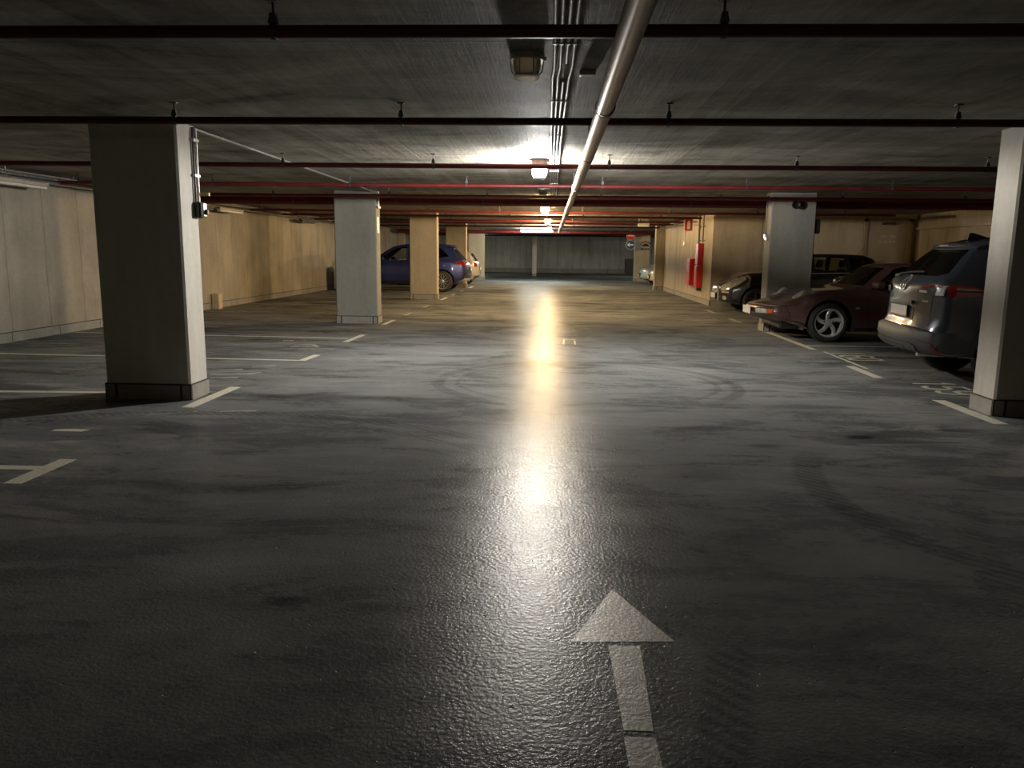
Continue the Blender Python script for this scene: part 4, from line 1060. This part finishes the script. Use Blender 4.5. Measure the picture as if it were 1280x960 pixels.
c.both('sill_cladding', ribbon([(1.38, .37), (3.04, .36)], .16), 'cladding', off=.012, th=.03)
# bumper: grey cladding with sculpted corners
b = c.patch('rear_bumper', rowgrid(mirr([(.74, .33), (.86, .52), (.88, .62), (.5, .645)]), 10, 30), 'B', 'cladding', off=.035, th=.06)
for v in ('L', 'R'):
    c.patch('bumper_corner', colgrid([(.02, .36), (.02, .635), (.30, .60), (.50, .50), (.50, .40), (.3, .34)], 12, 8), v, 'cladding', off=.016, th=.04)
c.patch('lower_diffuser', rowgrid(mirr([(.52, .335), (.60, .44), (.50, .47)]), 6, 20), 'B', 'cladding', off=.055, th=.03)
c.patch('bumper_recess', rowgrid(mirr([(.30, .36), (.36, .43)]), 4, 10), 'B', 'darkgrey', off=.062, th=.02)
for sg in (-1, 1):
    c.patch('bumper_crease', ribbon([(sg * .52, .52), (sg * .70, .50), (sg * .80, .47)], .03), 'B', 'darkgrey', off=.042, th=.02)
    o = c.patch('reflector', rowgrid([(sg * .80, .375), (sg * .83, .375), (sg * .80, .475), (sg * .78, .475)], 6, 4), 'B', 'lens_red', off=.045, th=.02); o['label'] = 'slanting red rear reflector'
    c.patch('chrome_strip', ribbon([(sg * .60, .355), (sg * .72, .345), (sg * .85, .352)], .022), 'B', 'chrome', off=.046, th=.02)
    # tail lamp wraps round the corner
    tl = c.patch('tail_light', colgrid([(sg * .40, 1.035), (sg * .44, 1.065), (sg * .62, 1.105), (sg * .80, 1.115), (sg * .80, .985), (sg * .60, .99), (sg * .44, 1.005)], 10, 6), 'B', 'black', off=.020, th=.03)
    c.patch('red_bar', ribbon([(sg * .52, 1.075), (sg * .66, 1.092), (sg * .80, 1.096)], .024), 'B', 'lens_red', off=.026, th=.012, parent=tl)
    c.patch('clear_bar', ribbon([(sg * .47, 1.035), (sg * .60, 1.032)], .026), 'B', 'lens_clear', off=.026, th=.012, parent=tl)
    c.patch('clear_lens', rowgrid([(sg * .72, 1.0), (sg * .80, 1.0), (sg * .80, 1.105), (sg * .74, 1.105)], 4, 5), 'B', 'lens_clear', off=.025, th=.012, parent=tl)
    v = 'L' if sg > 0 else 'R'
    tl = c.patch('tail_light', colgrid([(.22, .985), (.20, 1.115), (.40, 1.11), (.70, 1.075), (.84, 1.035), (.55, 1.0)], 12, 6), v, 'lens_red', off=.014, th=.03)
    c.patch('dark_band', ribbon([(.30, 1.055), (.66, 1.045)], .02), v, 'black', off=.018, th=.01, parent=tl)
    c.patch('door_handle', ribbon([(1.12, .98), (1.34, .975)], .035), v, 'p_slate', off=.03, th=.03); c.patch('door_handle', ribbon([(2.12, .97), (2.34, .965)], .035), v, 'p_slate', off=.03, th=.03)
    c.patch('door_seam', ribbon([(1.0, 1.09), (1.10, .90), (1.36, .62), (1.42, .45)], .010), v, 'black', off=.002, th=.006)
    c.patch('door_seam', ribbon([(1.96, 1.06), (1.98, .40)], .010), v, 'black', off=.002, th=.006); c.patch('door_seam', ribbon([(3.06, 1.04), (3.0, .40)], .010), v, 'black', off=.002, th=.006)
    c.patch('head_light', colgrid([(4.1, .74), (4.0, .82), (4.36, .80), (4.38, .72)], 6, 4), v, 'lens_clear', off=.012, th=.02)
    c.patch('tailgate_seam', ribbon([(sg * .66, .99), (sg * .66, .66)], .010), 'B', 'black', off=.003, th=.006)
    c.patch('roof_rail', ribbon([(.75, sg * .555), (1.4, sg * .575), (2.2, sg * .565)], .03), 'T', 'black', off=.035, th=.05)
    c.patch('fog_light', ellipse(sg * .58, .50, .07, .05), 'F', 'lens_clear', off=.01, th=.02)
c.patch('plate_recess', rowgrid(mirr([(.36, .715), (.36, .86), (.30, .885)]), 5, 12), 'B', 'darkgrey', off=.004, th=.012)
plate(c, 'B', .0, .80, .50, .115)
c.patch('tailgate_handle', ribbon([(-.34, .905), (.34, .905)], .035), 'B', 'p_slate', off=.03, th=.04)
# round emblem with an inner oval, chrome
em = c.patch('emblem', annulus(0, 1.115, .070, .088, 0, 360, 30), 'B', 'chrome', off=.012, th=.014)
c.patch('emblem_inner', annulus(0, 1.135, .030, .042, 0, 360, 20), 'B', 'chrome', off=.012, th=.014, parent=em)
c.patch('emblem_bar', ribbon([(0, 1.055), (0, 1.115)], .03), 'B', 'chrome', off=.012, th=.014, parent=em)
c.patch('model_badge', ribbon([(-.60, .93), (-.50, .93)], .014, 2), 'B', 'chrome', off=.006, th=.008)
c.patch('grille', rowgrid(mirr([(.42, .42), (.62, .56), (.60, .74)]), 8, 14), 'F', 'black', off=.008, th=.02)
# spoiler, wiper, fin
sp = spoiler(c, .47, .82, .57, .035, 'p_slate')
p, _, _ = c.hit('T', .82, 0)
bm = BM(); box(bm, (.464, -.12, p.z - .062), (.476, .12, p.z - .046)); link('brake_light', bm, M['lens_red'], c.root)
p, _, _ = c.hit('B', .05, 1.20)
bm = BM(); box(bm, (p.x - .05, .28, 1.165), (p.x + .03, .44, 1.205), .014, 3); tube(bm, [(p.x - .02, .40, 1.20), (p.x + .02, .05, 1.235), (p.x + .03, -.25, 1.24)], .010, 8); link('rear_wiper', bm, M['darkgrey'], c.root, True)
bm = BM(); prism(bm, [(.70, 1.60), (.96, 1.61), (.76, 1.675), (.72, 1.675)], -.022, .022, 'Y'); link('roof_antenna', bm, M['black'], c.root)
bm = BM(); tube(bm, [(.12, -.45, .345), (.40, -.45, .345)], .03, 14); link('exhaust', bm, M['galv'], c.root, True)
bm = BM(); box(bm, (.30, -.42, .30), (3.9, .42, .40), .03); link('underbody', bm, M['black'], c.root)
c.mirror(2.85, 1.10, 'p_slate')

# ------------------------------------------------------------------ maroon coupe, nose towards the aisle
L = 4.45
c = Car('coupe', 'low maroon-brown coupe with five-spoke alloy wheels, nose towards the aisle', (3.43 + L, 13.80, 0), PI, L=L, Df=.9, Dr=.9, kf=.40, kr=.30, kp=2.4,
        zb=[(0, .32), (.6, .19), (3.6, .17), (4.1, .22), (L, .30)], w=[(0, .72), (.5, .83), (1.0, .87), (1.8, .845), (2.6, .835), (3.3, .868), (3.9, .83), (L, .74)],
        zs=[(0, .78), (.7, .90), (1.2, .90), (2.2, .83), (2.9, .80), (3.3, .79), (3.9, .69), (L, .56)],
        zt=[(0, .84), (.4, .96), (.9, 1.12), (1.5, 1.26), (1.95, 1.30), (2.25, 1.285), (2.55, 1.12), (2.88, .915), (3.0, .88), (3.4, .84), (3.9, .745), (L, .60)],
        wt=[(0, .5), (.6, .52), (1.4, .54), (2.1, .55), (2.6, .64), (2.95, .74), (3.4, .76), (3.9, .70), (L, .58)],
        ff=[(.22, -.42), (.32, -.22), (.40, -.05), (.48, 0.), (.56, -.02), (.62, -.12), (.7, -.2)], rf=[(.3, .25), (.45, .05), (.6, 0), (.8, .08), (1., .2)])
FX, RX, WR = L - 1.115, .84, .325
sd = [(1.52, .915), (2.62, .865), (2.66, .885), (2.27, 1.195), (2.12, 1.235), (1.72, 1.225)]; qd = [(.95, .965), (1.44, .93), (1.64, 1.20), (1.42, 1.165)]
ws = mirr([(.68, .935), (.50, 1.215)]); rw = mirr([(.52, .98), (.44, 1.17)])
c.cut('p_brown', [(FX, WR, .375), (RX, WR, .375)], [sd, qd], (ws, 2.2), (rw, 1.2), (.75, 2.75, .30))
c.both('side_window', rowgrid(shrink(sd)), 'glass', off=-.006, th=.004); c.both('quarter_window', rowgrid(shrink(qd)), 'glass', off=-.006, th=.004)
c.patch('windshield', rowgrid(shrink(ws)), 'F', 'glass', off=-.006, th=.004); c.patch('rear_window', rowgrid(shrink(rw)), 'B', 'glass', off=-.006, th=.004)
c.wheels(FX, RX, .755, WR, .232, .225, 'turbine5'); c.seats((1.25,), (-.36, .36), .34, .56, .40); c.dash(2.45, .80, .62)
bm = BM(); box(bm, (.3, -.6, .2), (4.05, .6, .3), .03); link('underbody', bm, M['black'], c.root)
for v, sg in (('L', 1), ('R', -1)):
    c.patch('arch_lip', annulus(FX, WR, .372, .395, -8, 188), v, 'p_brown', off=.010, th=.02); c.patch('arch_lip', annulus(RX, WR, .372, .395, -8, 188), v, 'p_brown', off=.010, th=.02)
    c.patch('sill', ribbon([(1.24, .215), (2.92, .205)], .09), v, 'black', off=.006, th=.02)
    c.patch('door_seam', ribbon([(2.70, .83), (2.74, .60), (2.70, .26)], .011), v, 'black', off=.002, th=.006); c.patch('door_seam', ribbon([(1.48, .90), (1.44, .6), (1.56, .26)], .011), v, 'black', off=.002, th=.006)
    c.patch('waist_moulding', ribbon([(1.2, .545), (2.94, .53)], .022), v, 'p_brown', off=.012, th=.014)
    c.patch('door_handle', ribbon([(1.62, .74), (1.76, .74)], .03), v, 'chrome', off=.012, th=.014)
    c.patch('side_marker', ribbon([(2.86, .57), (2.93, .57)], .026), v, 'lens_clear', off=.010, th=.012)
    o = c.patch('side_script', ribbon([(2.78, .44), (2.60, .44)], .022, 2), v, 'lens_red', off=.004, th=.006); o['label'] = 'small red script on the flank'
    c.patch('bumper_seam', ribbon([(4.02, .60), (3.96, .46), (3.92, .30)], .012), v, 'black', off=.002, th=.006)
    c.patch('bumper_crease', ribbon([(3.74, .60), (4.0, .605), (4.2, .60)], .012), v, 'p_brown', off=.012, th=.014)
    c.patch('front_spoiler', ribbon([(3.72, .235), (3.95, .215), (4.05, .23)], .10), v, 'darkgrey', off=.016, th=.03)
    # recessed lamp units in the bumper
    hl = c.patch('bumper_lamp', rowgrid([(sg * .34, .435), (sg * .70, .435), (sg * .70, .535), (sg * .34, .535)], 4, 12), 'F', 'black', off=.006, th=.02)
    c.patch('fog_lens', rowgrid([(sg * .36, .447), (sg * .475, .447), (sg * .475, .523), (sg * .36, .523)], 4, 6), 'F', 'lens_clear', off=.012, th=.012, parent=hl)
    c.patch('clear_lens', rowgrid([(sg * .485, .447), (sg * .60, .447), (sg * .60, .523), (sg * .485, .523)], 4, 6), 'F', 'lens_clear', off=.012, th=.012, parent=hl)
    o = c.patch('amber_lens', rowgrid([(sg * .61, .447), (sg * .695, .447), (sg * .695, .523), (sg * .61, .523)], 4, 6), 'F', 'lens_amber', off=.012, th=.012, parent=hl); o['label'] = 'amber turn signal lens'
    # exposed round pop-up headlight lying in the wing
    hd = c.patch('headlight', ellipse(L - .72, sg * .56, .13, .105), 'T', 'black', off=.004, th=.015)
    c.patch('headlight_lens', ellipse(L - .72, sg * .56, .112, .09), 'T', 'lens_clear', off=.008, th=.014, parent=hd, dome=.05)
    c.patch('headlight_rim', annulus(0, 0, .1, .1, 0, 360) and [[(L - .72 + r * .13 * math.cos(t), sg * .56 + r * .105 * math.sin(t)) for t in [2 * PI * k / 30 for k in range(31)]] for r in (.9, 1.0)], 'T', 'chrome', off=.014, th=.012, parent=hd)
    c.patch('tail_light', rowgrid([(sg * .30, .58), (sg * .66, .58), (sg * .64, .68), (sg * .30, .68)], 4, 8), 'B', 'lens_red', off=.006, th=.02)
c.patch('bumper_strip', ribbon([(-.70, .575), (-.4, .585), (0, .587), (.4, .585), (.70, .575)], .016), 'F', 'chrome', off=.006, th=.012)
c.patch('lower_intake', rowgrid(mirr([(.50, .30), (.58, .41)]), 4, 14), 'F', 'black', off=.004, th=.012)
c.patch('hood_seam', ribbon([(4.1, -.55), (4.14, 0), (4.1, .55)], .012), 'T', 'black', off=.002, th=.006)
plate(c, 'F', .0, .475, .50, .115, mat='plate_grey', red=False)
c.mirror(2.60, .94, 'p_brown', .80)

# ------------------------------------------------------------------ black hatchback, nose towards the aisle
L = 4.05
c = Car('hatchback', 'black hatchback with oval chrome-ringed headlights, nose towards the aisle', (4.12 + L, 20.08, 0), PI, L=L, Df=.8, Dr=.8, kf=.42, kr=.22, kp=2.6,
        zb=[(0, .32), (.5, .22), (3.5, .20), (L, .24)], w=[(0, .80), (.5, .87), (1.5, .875), (3.0, .868), (3.5, .86), (L, .72)],
        zs=[(0, .93), (1.0, .97), (2.4, .95), (2.9, .93), (3.5, .90), (3.8, .80), (L, .62)],
        zt=[(0, 1.36), (.35, 1.425), (1.2, 1.46), (1.9, 1.455), (2.25, 1.40), (2.75, 1.08), (2.9, 1.01), (3.4, .97), (3.75, .87), (L, .70)],
        wt=[(0, .58), (1.2, .62), (2.2, .60), (2.8, .68), (3.0, .74), (3.5, .66), (L, .5)],
        ff=[(.2, -.12), (.3, -.02), (.45, 0), (.6, -.02), (.7, -.09), (.85, -.25)], rf=[(.3, .08), (.5, 0), (.9, .08), (1.0, .14), (1.4, .32)])
FX, RX, WR = L - .86, .66, .315
s1 = [(1.90, 1.0), (2.66, .99), (2.30, 1.345), (1.90, 1.36)]; s2 = [(1.05, 1.02), (1.82, 1.0), (1.82, 1.36), (1.10, 1.355)]; s3 = [(.45, 1.04), (.98, 1.02), (1.0, 1.35), (.66, 1.33)]
ws = mirr([(.62, 1.06), (.54, 1.385)]); rw = mirr([(.60, 1.05), (.52, 1.32)])
c.cut('p_black', [(FX, WR, .365), (RX, WR, .365)], [s1, s2, s3], (ws, 2.0), (rw, .9), (.40, 2.6, .36))
for n_, p in (('front_side_window', s1), ('rear_side_window', s2), ('quarter_window', s3)): c.both(n_, rowgrid(shrink(p)), 'glass', off=-.006, th=.004)
c.patch('windshield', rowgrid(shrink(ws)), 'F', 'glass', off=-.006, th=.004); c.patch('rear_window', rowgrid(shrink(rw)), 'B', 'glass', off=-.006, th=.004)
c.wheels(FX, RX, .745, WR, .215, .20, 'five', 'alloy_dark'); c.seats((.95, 1.75), (-.35, .35), .48); c.dash(2.5, .92, .64)
bm = BM(); box(bm, (.3, -.6, .2), (3.75, .6, .3), .03); link('underbody', bm, M['black'], c.root)
for v, sg in (('L', 1), ('R', -1)):
    c.patch('arch_cladding', annulus(FX, WR, .365, .44, -14, 194), v, 'black', off=.014, th=.03); c.patch('arch_cladding', annulus(RX, WR, .365, .44, -14, 194), v, 'black', off=.014, th=.03)
    c.patch('sill_cladding', ribbon([(1.08, .28), (2.76, .27)], .12), v, 'black', off=.010, th=.03)
    hl = c.patch('headlight', ellipse(sg * .585, .705, .135, .175, -sg * .45), 'F', 'lens_clear', off=.008, th=.02, dome=.012)
    c.patch('headlight_ring', [[(sg * .585 + r * (.135 * math.cos(t) * math.cos(-sg * .45) - .175 * math.sin(t) * math.sin(-sg * .45)), .705 + r * (.135 * math.cos(t) * math.sin(-sg * .45) + .175 * math.sin(t) * math.cos(-sg * .45))) for t in [2 * PI * k / 32 for k in range(33)]] for r in (.90, 1.10)], 'F', 'chrome', off=.020, th=.02, parent=hl)
    c.patch('fog_light', ellipse(sg * .58, .36, .055, .05), 'F', 'lens_clear', off=.012, th=.02)
    c.patch('fog_recess', annulus(sg * .58, .36, .055, .085, 0, 360), 'F', 'black', off=.006, th=.012)
    c.patch('indicator', ribbon([(sg * .50, .50), (sg * .68, .495)], .03), 'F', 'lens_clear', off=.010, th=.015)
    c.patch('door_seam', ribbon([(2.72, .93), (2.70, .6), (2.62, .3)], .010), v, 'black', off=.002, th=.006); c.patch('door_seam', ribbon([(1.86, .98), (1.86, .3)], .010), v, 'black', off=.002, th=.006)
    c.patch('door_handle', ribbon([(1.98, .90), (2.16, .895)], .03), v, 'chrome', off=.022, th=.025); c.patch('door_handle', ribbon([(1.12, .91), (1.30, .905)], .03), v, 'chrome', off=.022, th=.025)
    c.patch('belt_trim', ribbon([(.5, 1.015), (2.7, .965)], .014), v, 'chrome', off=.008, th=.012)
    c.patch('tail_light', rowgrid([(sg * .60, .74), (sg * .74, .74), (sg * .72, .96), (sg * .60, .96)], 5, 5), 'B', 'lens_red', off=.008, th=.02)
hexo = [(.30, .27), (.36, .34), (.37, .50), (.29, .60)]
c.patch('grille', rowgrid(mirr(hexo), 10, 16), 'F', 'black', off=.006, th=.02)
loop = mirr(hexo); loop = loop + [loop[0]]
c.patch('grille_surround', ribbon(loop, .032, 4), 'F', 'chrome', off=.020, th=.03)
for z in (.485, .52, .555): c.patch('grille_bar', ribbon([(-.32, z), (.32, z)], .014), 'F', 'chrome', off=.018, th=.016)
c.patch('front_lip', ribbon([(-.55, .255), (0, .245), (.55, .255)], .022), 'F', 'chrome', off=.016, th=.02)
plate(c, 'F', .0, .40, .50, .115, mat='plate_grey', red=False)
c.mirror(2.5, 1.02, 'p_black', .84)
bm = BM(); tube(bm, [(.55, 0, 1.43), (.42, 0, 1.62)], .006, 8); link('antenna', bm, M['black'], c.root)

# ------------------------------------------------------------------ blue SUV, tail towards the aisle (left)
L = 4.72
c = Car('suv', 'metallic blue SUV behind the third left column, tail towards the aisle', (-2.86, 28.32, 0), PI, L=L, Df=.9, Dr=1.0, kf=.36, kr=.26, kp=2.6,
        zb=[(0, .40), (.5, .27), (4.0, .25), (L, .30)], w=[(0, .86), (.5, .93), (1.2, .945), (3.6, .935), (4.2, .91), (L, .80)],
        zs=[(0, 1.06), (1.0, 1.09), (2.6, 1.03), (3.4, .99), (4.0, .98), (L, .84)],
        zt=[(0, 1.55), (.4, 1.62), (1.3, 1.675), (2.1, 1.67), (2.6, 1.60), (3.05, 1.36), (3.45, 1.10), (3.9, 1.04), (L, .92)],
        wt=[(0, .58), (1.0, .63), (2.4, .62), (3.2, .74), (3.5, .80), (L, .70)],
        ff=[(.3, -.10), (.5, 0), (.8, -.02), (.95, -.12)], rf=[(.4, .16), (.5, .05), (.62, 0), (.85, .03), (.98, .06), (1.08, .14), (1.5, .52), (1.6, .60)])
RX, FX, WR = .93, 3.80, .37
s1 = [(2.16, 1.09), (3.18, 1.06), (3.0, 1.22), (2.62, 1.50), (2.16, 1.56)]; s2 = [(1.22, 1.13), (2.07, 1.095), (2.07, 1.565), (1.40, 1.56)]; s3 = [(.70, 1.24), (1.12, 1.16), (1.28, 1.54), (1.0, 1.51)]
ws = mirr([(.70, 1.12), (.54, 1.58)]); rw = mirr([(.64, 1.12), (.54, 1.47)])
c.cut('p_blue', [(RX, WR, .425), (FX, WR, .425)], [s1, s2, s3], (ws, 2.4), (rw, 1.0), (.65, 3.15, .45))
for n_, p in (('front_side_window', s1), ('rear_side_window', s2)): c.both(n_, rowgrid(shrink(p)), 'glass', off=-.006, th=.004)
c.both('quarter_window', rowgrid(shrink(s3)), 'glass_dark', off=-.006, th=.004)
c.patch('windshield', rowgrid(shrink(ws)), 'F', 'glass', off=-.006, th=.004); c.patch('rear_window', rowgrid(shrink(rw)), 'B', 'glass_dark', off=-.006, th=.004)
c.wheels(FX, RX, .81, WR, .265, .235, 'multi', 'alloy_grey'); c.seats((1.15, 2.1), (-.38, .38), .58); c.dash(2.95, 1.02, .70)
bm = BM(); box(bm, (.35, -.65, .25), (4.3, .65, .36), .03); link('underbody', bm, M['black'], c.root)
for v, sg in (('L', 1), ('R', -1)):
    c.patch('arch_lip', annulus(RX, WR, .425, .455, -10, 190), v, 'p_blue', off=.012, th=.02); c.patch('arch_lip', annulus(FX, WR, .425, .455, -10, 190), v, 'p_blue', off=.012, th=.02)
    c.patch('sill_cladding', ribbon([(1.40, .33), (3.34, .32)], .10), v, 'black', off=.012, th=.03)
    c.patch('tail_light', colgrid([(.10, .97), (.10, 1.06), (.36, 1.08), (.50, 1.06), (.36, .97), (.22, .93)], 10, 5), v, 'lens_red', off=.016, th=.03)
    c.patch('tail_light', colgrid([(sg * .42, 1.0), (sg * .42, 1.05), (sg * .70, 1.075), (sg * .80, 1.07), (sg * .80, .95), (sg * .66, .95)], 8, 5), 'B', 'lens_red', off=.018, th=.03)
    c.patch('bumper_vent', rowgrid([(sg * .66, .52), (sg * .80, .55), (sg * .82, .78), (sg * .74, .78)], 6, 5), 'B', 'black', off=.012, th=.02)
    c.patch('bumper_vent', colgrid([(.10, .50), (.12, .72), (.22, .64), (.24, .54)], 5, 5), v, 'black', off=.008, th=.02)
    c.patch('reflector', ribbon([(.30, .52), (.42, .525)], .03), v, 'lens_red', off=.008, th=.012)
    c.patch('fuel_flap_glint', ellipse(.86, .92, .02, .016), v, 'chrome', off=.006, th=.008)
    c.patch('door_seam', ribbon([(2.11, 1.08), (2.12, .38)], .010), v, 'black', off=.002, th=.006); c.patch('door_seam', ribbon([(1.16, 1.10), (1.24, .88), (1.42, .62)], .010), v, 'black', off=.002, th=.006)
    c.patch('door_seam', ribbon([(3.22, 1.02), (3.16, .38)], .010), v, 'black', off=.002, th=.006)
    c.patch('door_handle', ribbon([(2.28, .965), (2.50, .96)], .035), v, 'p_blue', off=.03, th=.03); c.patch('door_handle', ribbon([(1.30, .98), (1.52, .975)], .035), v, 'p_blue', off=.03, th=.03)
    bm = BM(); tube(bm, [(-.01, sg * .62, .44), (.3, sg * .62, .44)], .05, 16); link('exhaust', bm, M['chrome'], c.root, True)
    c.patch('head_light', colgrid([(4.25, .80), (4.2, .88), (4.62, .86), (4.66, .78)], 6, 4), v, 'lens_clear', off=.012, th=.02)
c.patch('lower_diffuser', rowgrid(mirr([(.70, .42), (.76, .52), (.66, .60)]), 6, 16), 'B', 'black', off=.02, th=.03)
c.patch('grille', rowgrid(mirr([(.30, .55), (.42, .66), (.38, .80)]), 6, 10), 'F', 'black', off=.008, th=.02)
plate(c, 'B', .0, .80, .50, .115, mat='plate_grey', red=False)
spoiler(c, .44, .86, .57, .05, 'p_blue')
p, _, _ = c.hit('T', .86, 0)
bm = BM(); box(bm, (.432, -.30, p.z - .072), (.446, .30, p.z - .060), .003); link('spoiler_lip', bm, M['chrome'], c.root)
c.mirror(3.02, 1.13, 'p_blue', .93)

# ------------------------------------------------------------------ three cars far down the rows
def small_car(label, loc, bodymat, nose_out=True, lamps='lens_clear'):
    L = 4.1
    c = Car('hatchback', label, loc, PI, L=L, Df=.8, Dr=.9, kf=.40, kr=.26, kp=2.6,
            zb=[(0, .34), (.5, .22), (3.6, .20), (L, .26)], w=[(0, .78), (.5, .86), (1.5, .87), (3.4, .86), (L, .74)],
            zs=[(0, .94), (1.0, .96), (2.6, .93), (3.2, .91), (L, .68)],
            zt=[(0, 1.38), (.4, 1.46), (1.2, 1.50), (1.9, 1.48), (2.4, 1.33), (3.0, 1.0), (3.5, .93), (L, .76)],
            wt=[(0, .55), (1.2, .60), (2.2, .58), (2.9, .68), (3.2, .72), (L, .6)],
            ff=[(.2, -.12), (.4, 0), (.6, -.02), (.72, -.08), (.85, -.2)], rf=[(.3, .10), (.5, 0), (.7, .02), (.95, .06), (1.05, .14), (1.4, .36)])
    FX, RX, WR = L - .82, .68, .31
    s1 = [(1.95, .98), (2.78, .97), (2.30, 1.36), (1.95, 1.40)]; s2 = [(.98, 1.0), (1.86, .98), (1.86, 1.40), (1.1, 1.38)]
    ws = mirr([(.62, 1.02), (.52, 1.36)]); rw = mirr([(.58, 1.02), (.50, 1.33)])
    c.cut(bodymat, [(FX, WR, .36), (RX, WR, .36)], [s1, s2], (ws, 2.0), (rw, .9), (.5, 2.75, .36))
    c.both('front_side_window', rowgrid(shrink(s1)), 'glass_dark', off=-.006, th=.004); c.both('rear_side_window', rowgrid(shrink(s2)), 'glass_dark', off=-.006, th=.004)
    c.patch('windshield', rowgrid(shrink(ws)), 'F', 'glass_dark', off=-.006, th=.004); c.patch('rear_window', rowgrid(shrink(rw)), 'B', 'glass_dark', off=-.006, th=.004)
    c.wheels(FX, RX, .74, WR, .21, .195, 'five')
    bm = BM(); box(bm, (.3, -.6, .2), (3.8, .6, .3), .03); link('underbody', bm, M['black'], c.root)
    for sg in (-1, 1):
        c.patch('headlight', rowgrid([(sg * .42, .60), (sg * .70, .62), (sg * .68, .76), (sg * .48, .72)], 5, 6), 'F', 'lens_clear', off=.010, th=.02)
        c.patch('tail_light', rowgrid([(sg * .50, .80), (sg * .74, .80), (sg * .70, .98), (sg * .54, .96)], 5, 6), 'B', 'lens_red', off=.012, th=.02)
        c.patch('headlight', colgrid([(3.62, .66), (3.60, .80), (3.9, .74), (3.92, .64)], 5, 5), 'L' if sg > 0 else 'R', 'lens_clear', off=.008, th=.02)
    c.patch('grille', rowgrid(mirr([(.34, .38), (.38, .54)]), 4, 10), 'F', 'black', off=.006, th=.02)
    c.patch('lower_bumper', rowgrid(mirr([(.66, .30), (.70, .42)]), 4, 14), 'B', 'darkgrey', off=.01, th=.02)
    plate(c, 'B', 0, .72, mat='plate_grey', red=False); plate(c, 'F', 0, .44, mat='plate_grey', red=False)
    c.mirror(2.7, 1.0, bodymat, .84)
small_car('silver hatchback whose tail shows just behind the blue SUV', (-2.98, 33.4, 0), 'p_silver')
small_car('cream hatchback nose half hidden by the third right column', (4.18 + 4.1, 34.0, 0), 'p_cream')
small_car('pale blue hatchback nose between the two far right columns', (4.10 + 4.1, 37.0, 0), 'p_pale')
LIGHT = (3300, 3100, 600, 130, 330); EXPOSURE = 0.0

# ------------------------------------------------------------------ light and colour management
for nm, s in (('lit_lamp_lens_neutral', LIGHT[0]), ('lit_lamp_lens_warm', LIGHT[1]), ('lit_fluorescent_tube', LIGHT[2]), ('added_lamp_lens_rear', LIGHT[3]), ('added_lamp_lens_far', LIGHT[4])):
    nt = bpy.data.materials[nm].node_tree
    next(n for n in nt.nodes if n.type == 'EMISSION').inputs[1].default_value = s
w = bpy.data.worlds.new('world'); scene.world = w; w.use_nodes = True
bgn = w.node_tree.nodes.get('Background') or w.node_tree.nodes.new('ShaderNodeBackground')
bgn.inputs[0].default_value = (0, 0, 0, 1); bgn.inputs[1].default_value = 0
scene.view_settings.view_transform = 'Standard'; scene.view_settings.look = 'None'
scene.view_settings.exposure = EXPOSURE; scene.view_settings.gamma = 1; scene.view_settings.use_curve_mapping = False
cy = scene.cycles
cy.use_denoising = True; cy.denoiser = 'OPENIMAGEDENOISE'
cy.max_bounces = 8; cy.diffuse_bounces = 4; cy.glossy_bounces = 4; cy.transmission_bounces = 6; cy.transparent_max_bounces = 16
cy.sample_clamp_indirect = 12; cy.caustics_reflective = False; cy.caustics_refractive = False; cy.use_light_tree = True
for me in list(bpy.data.meshes):
    if me.users == 0: bpy.data.meshes.remove(me)
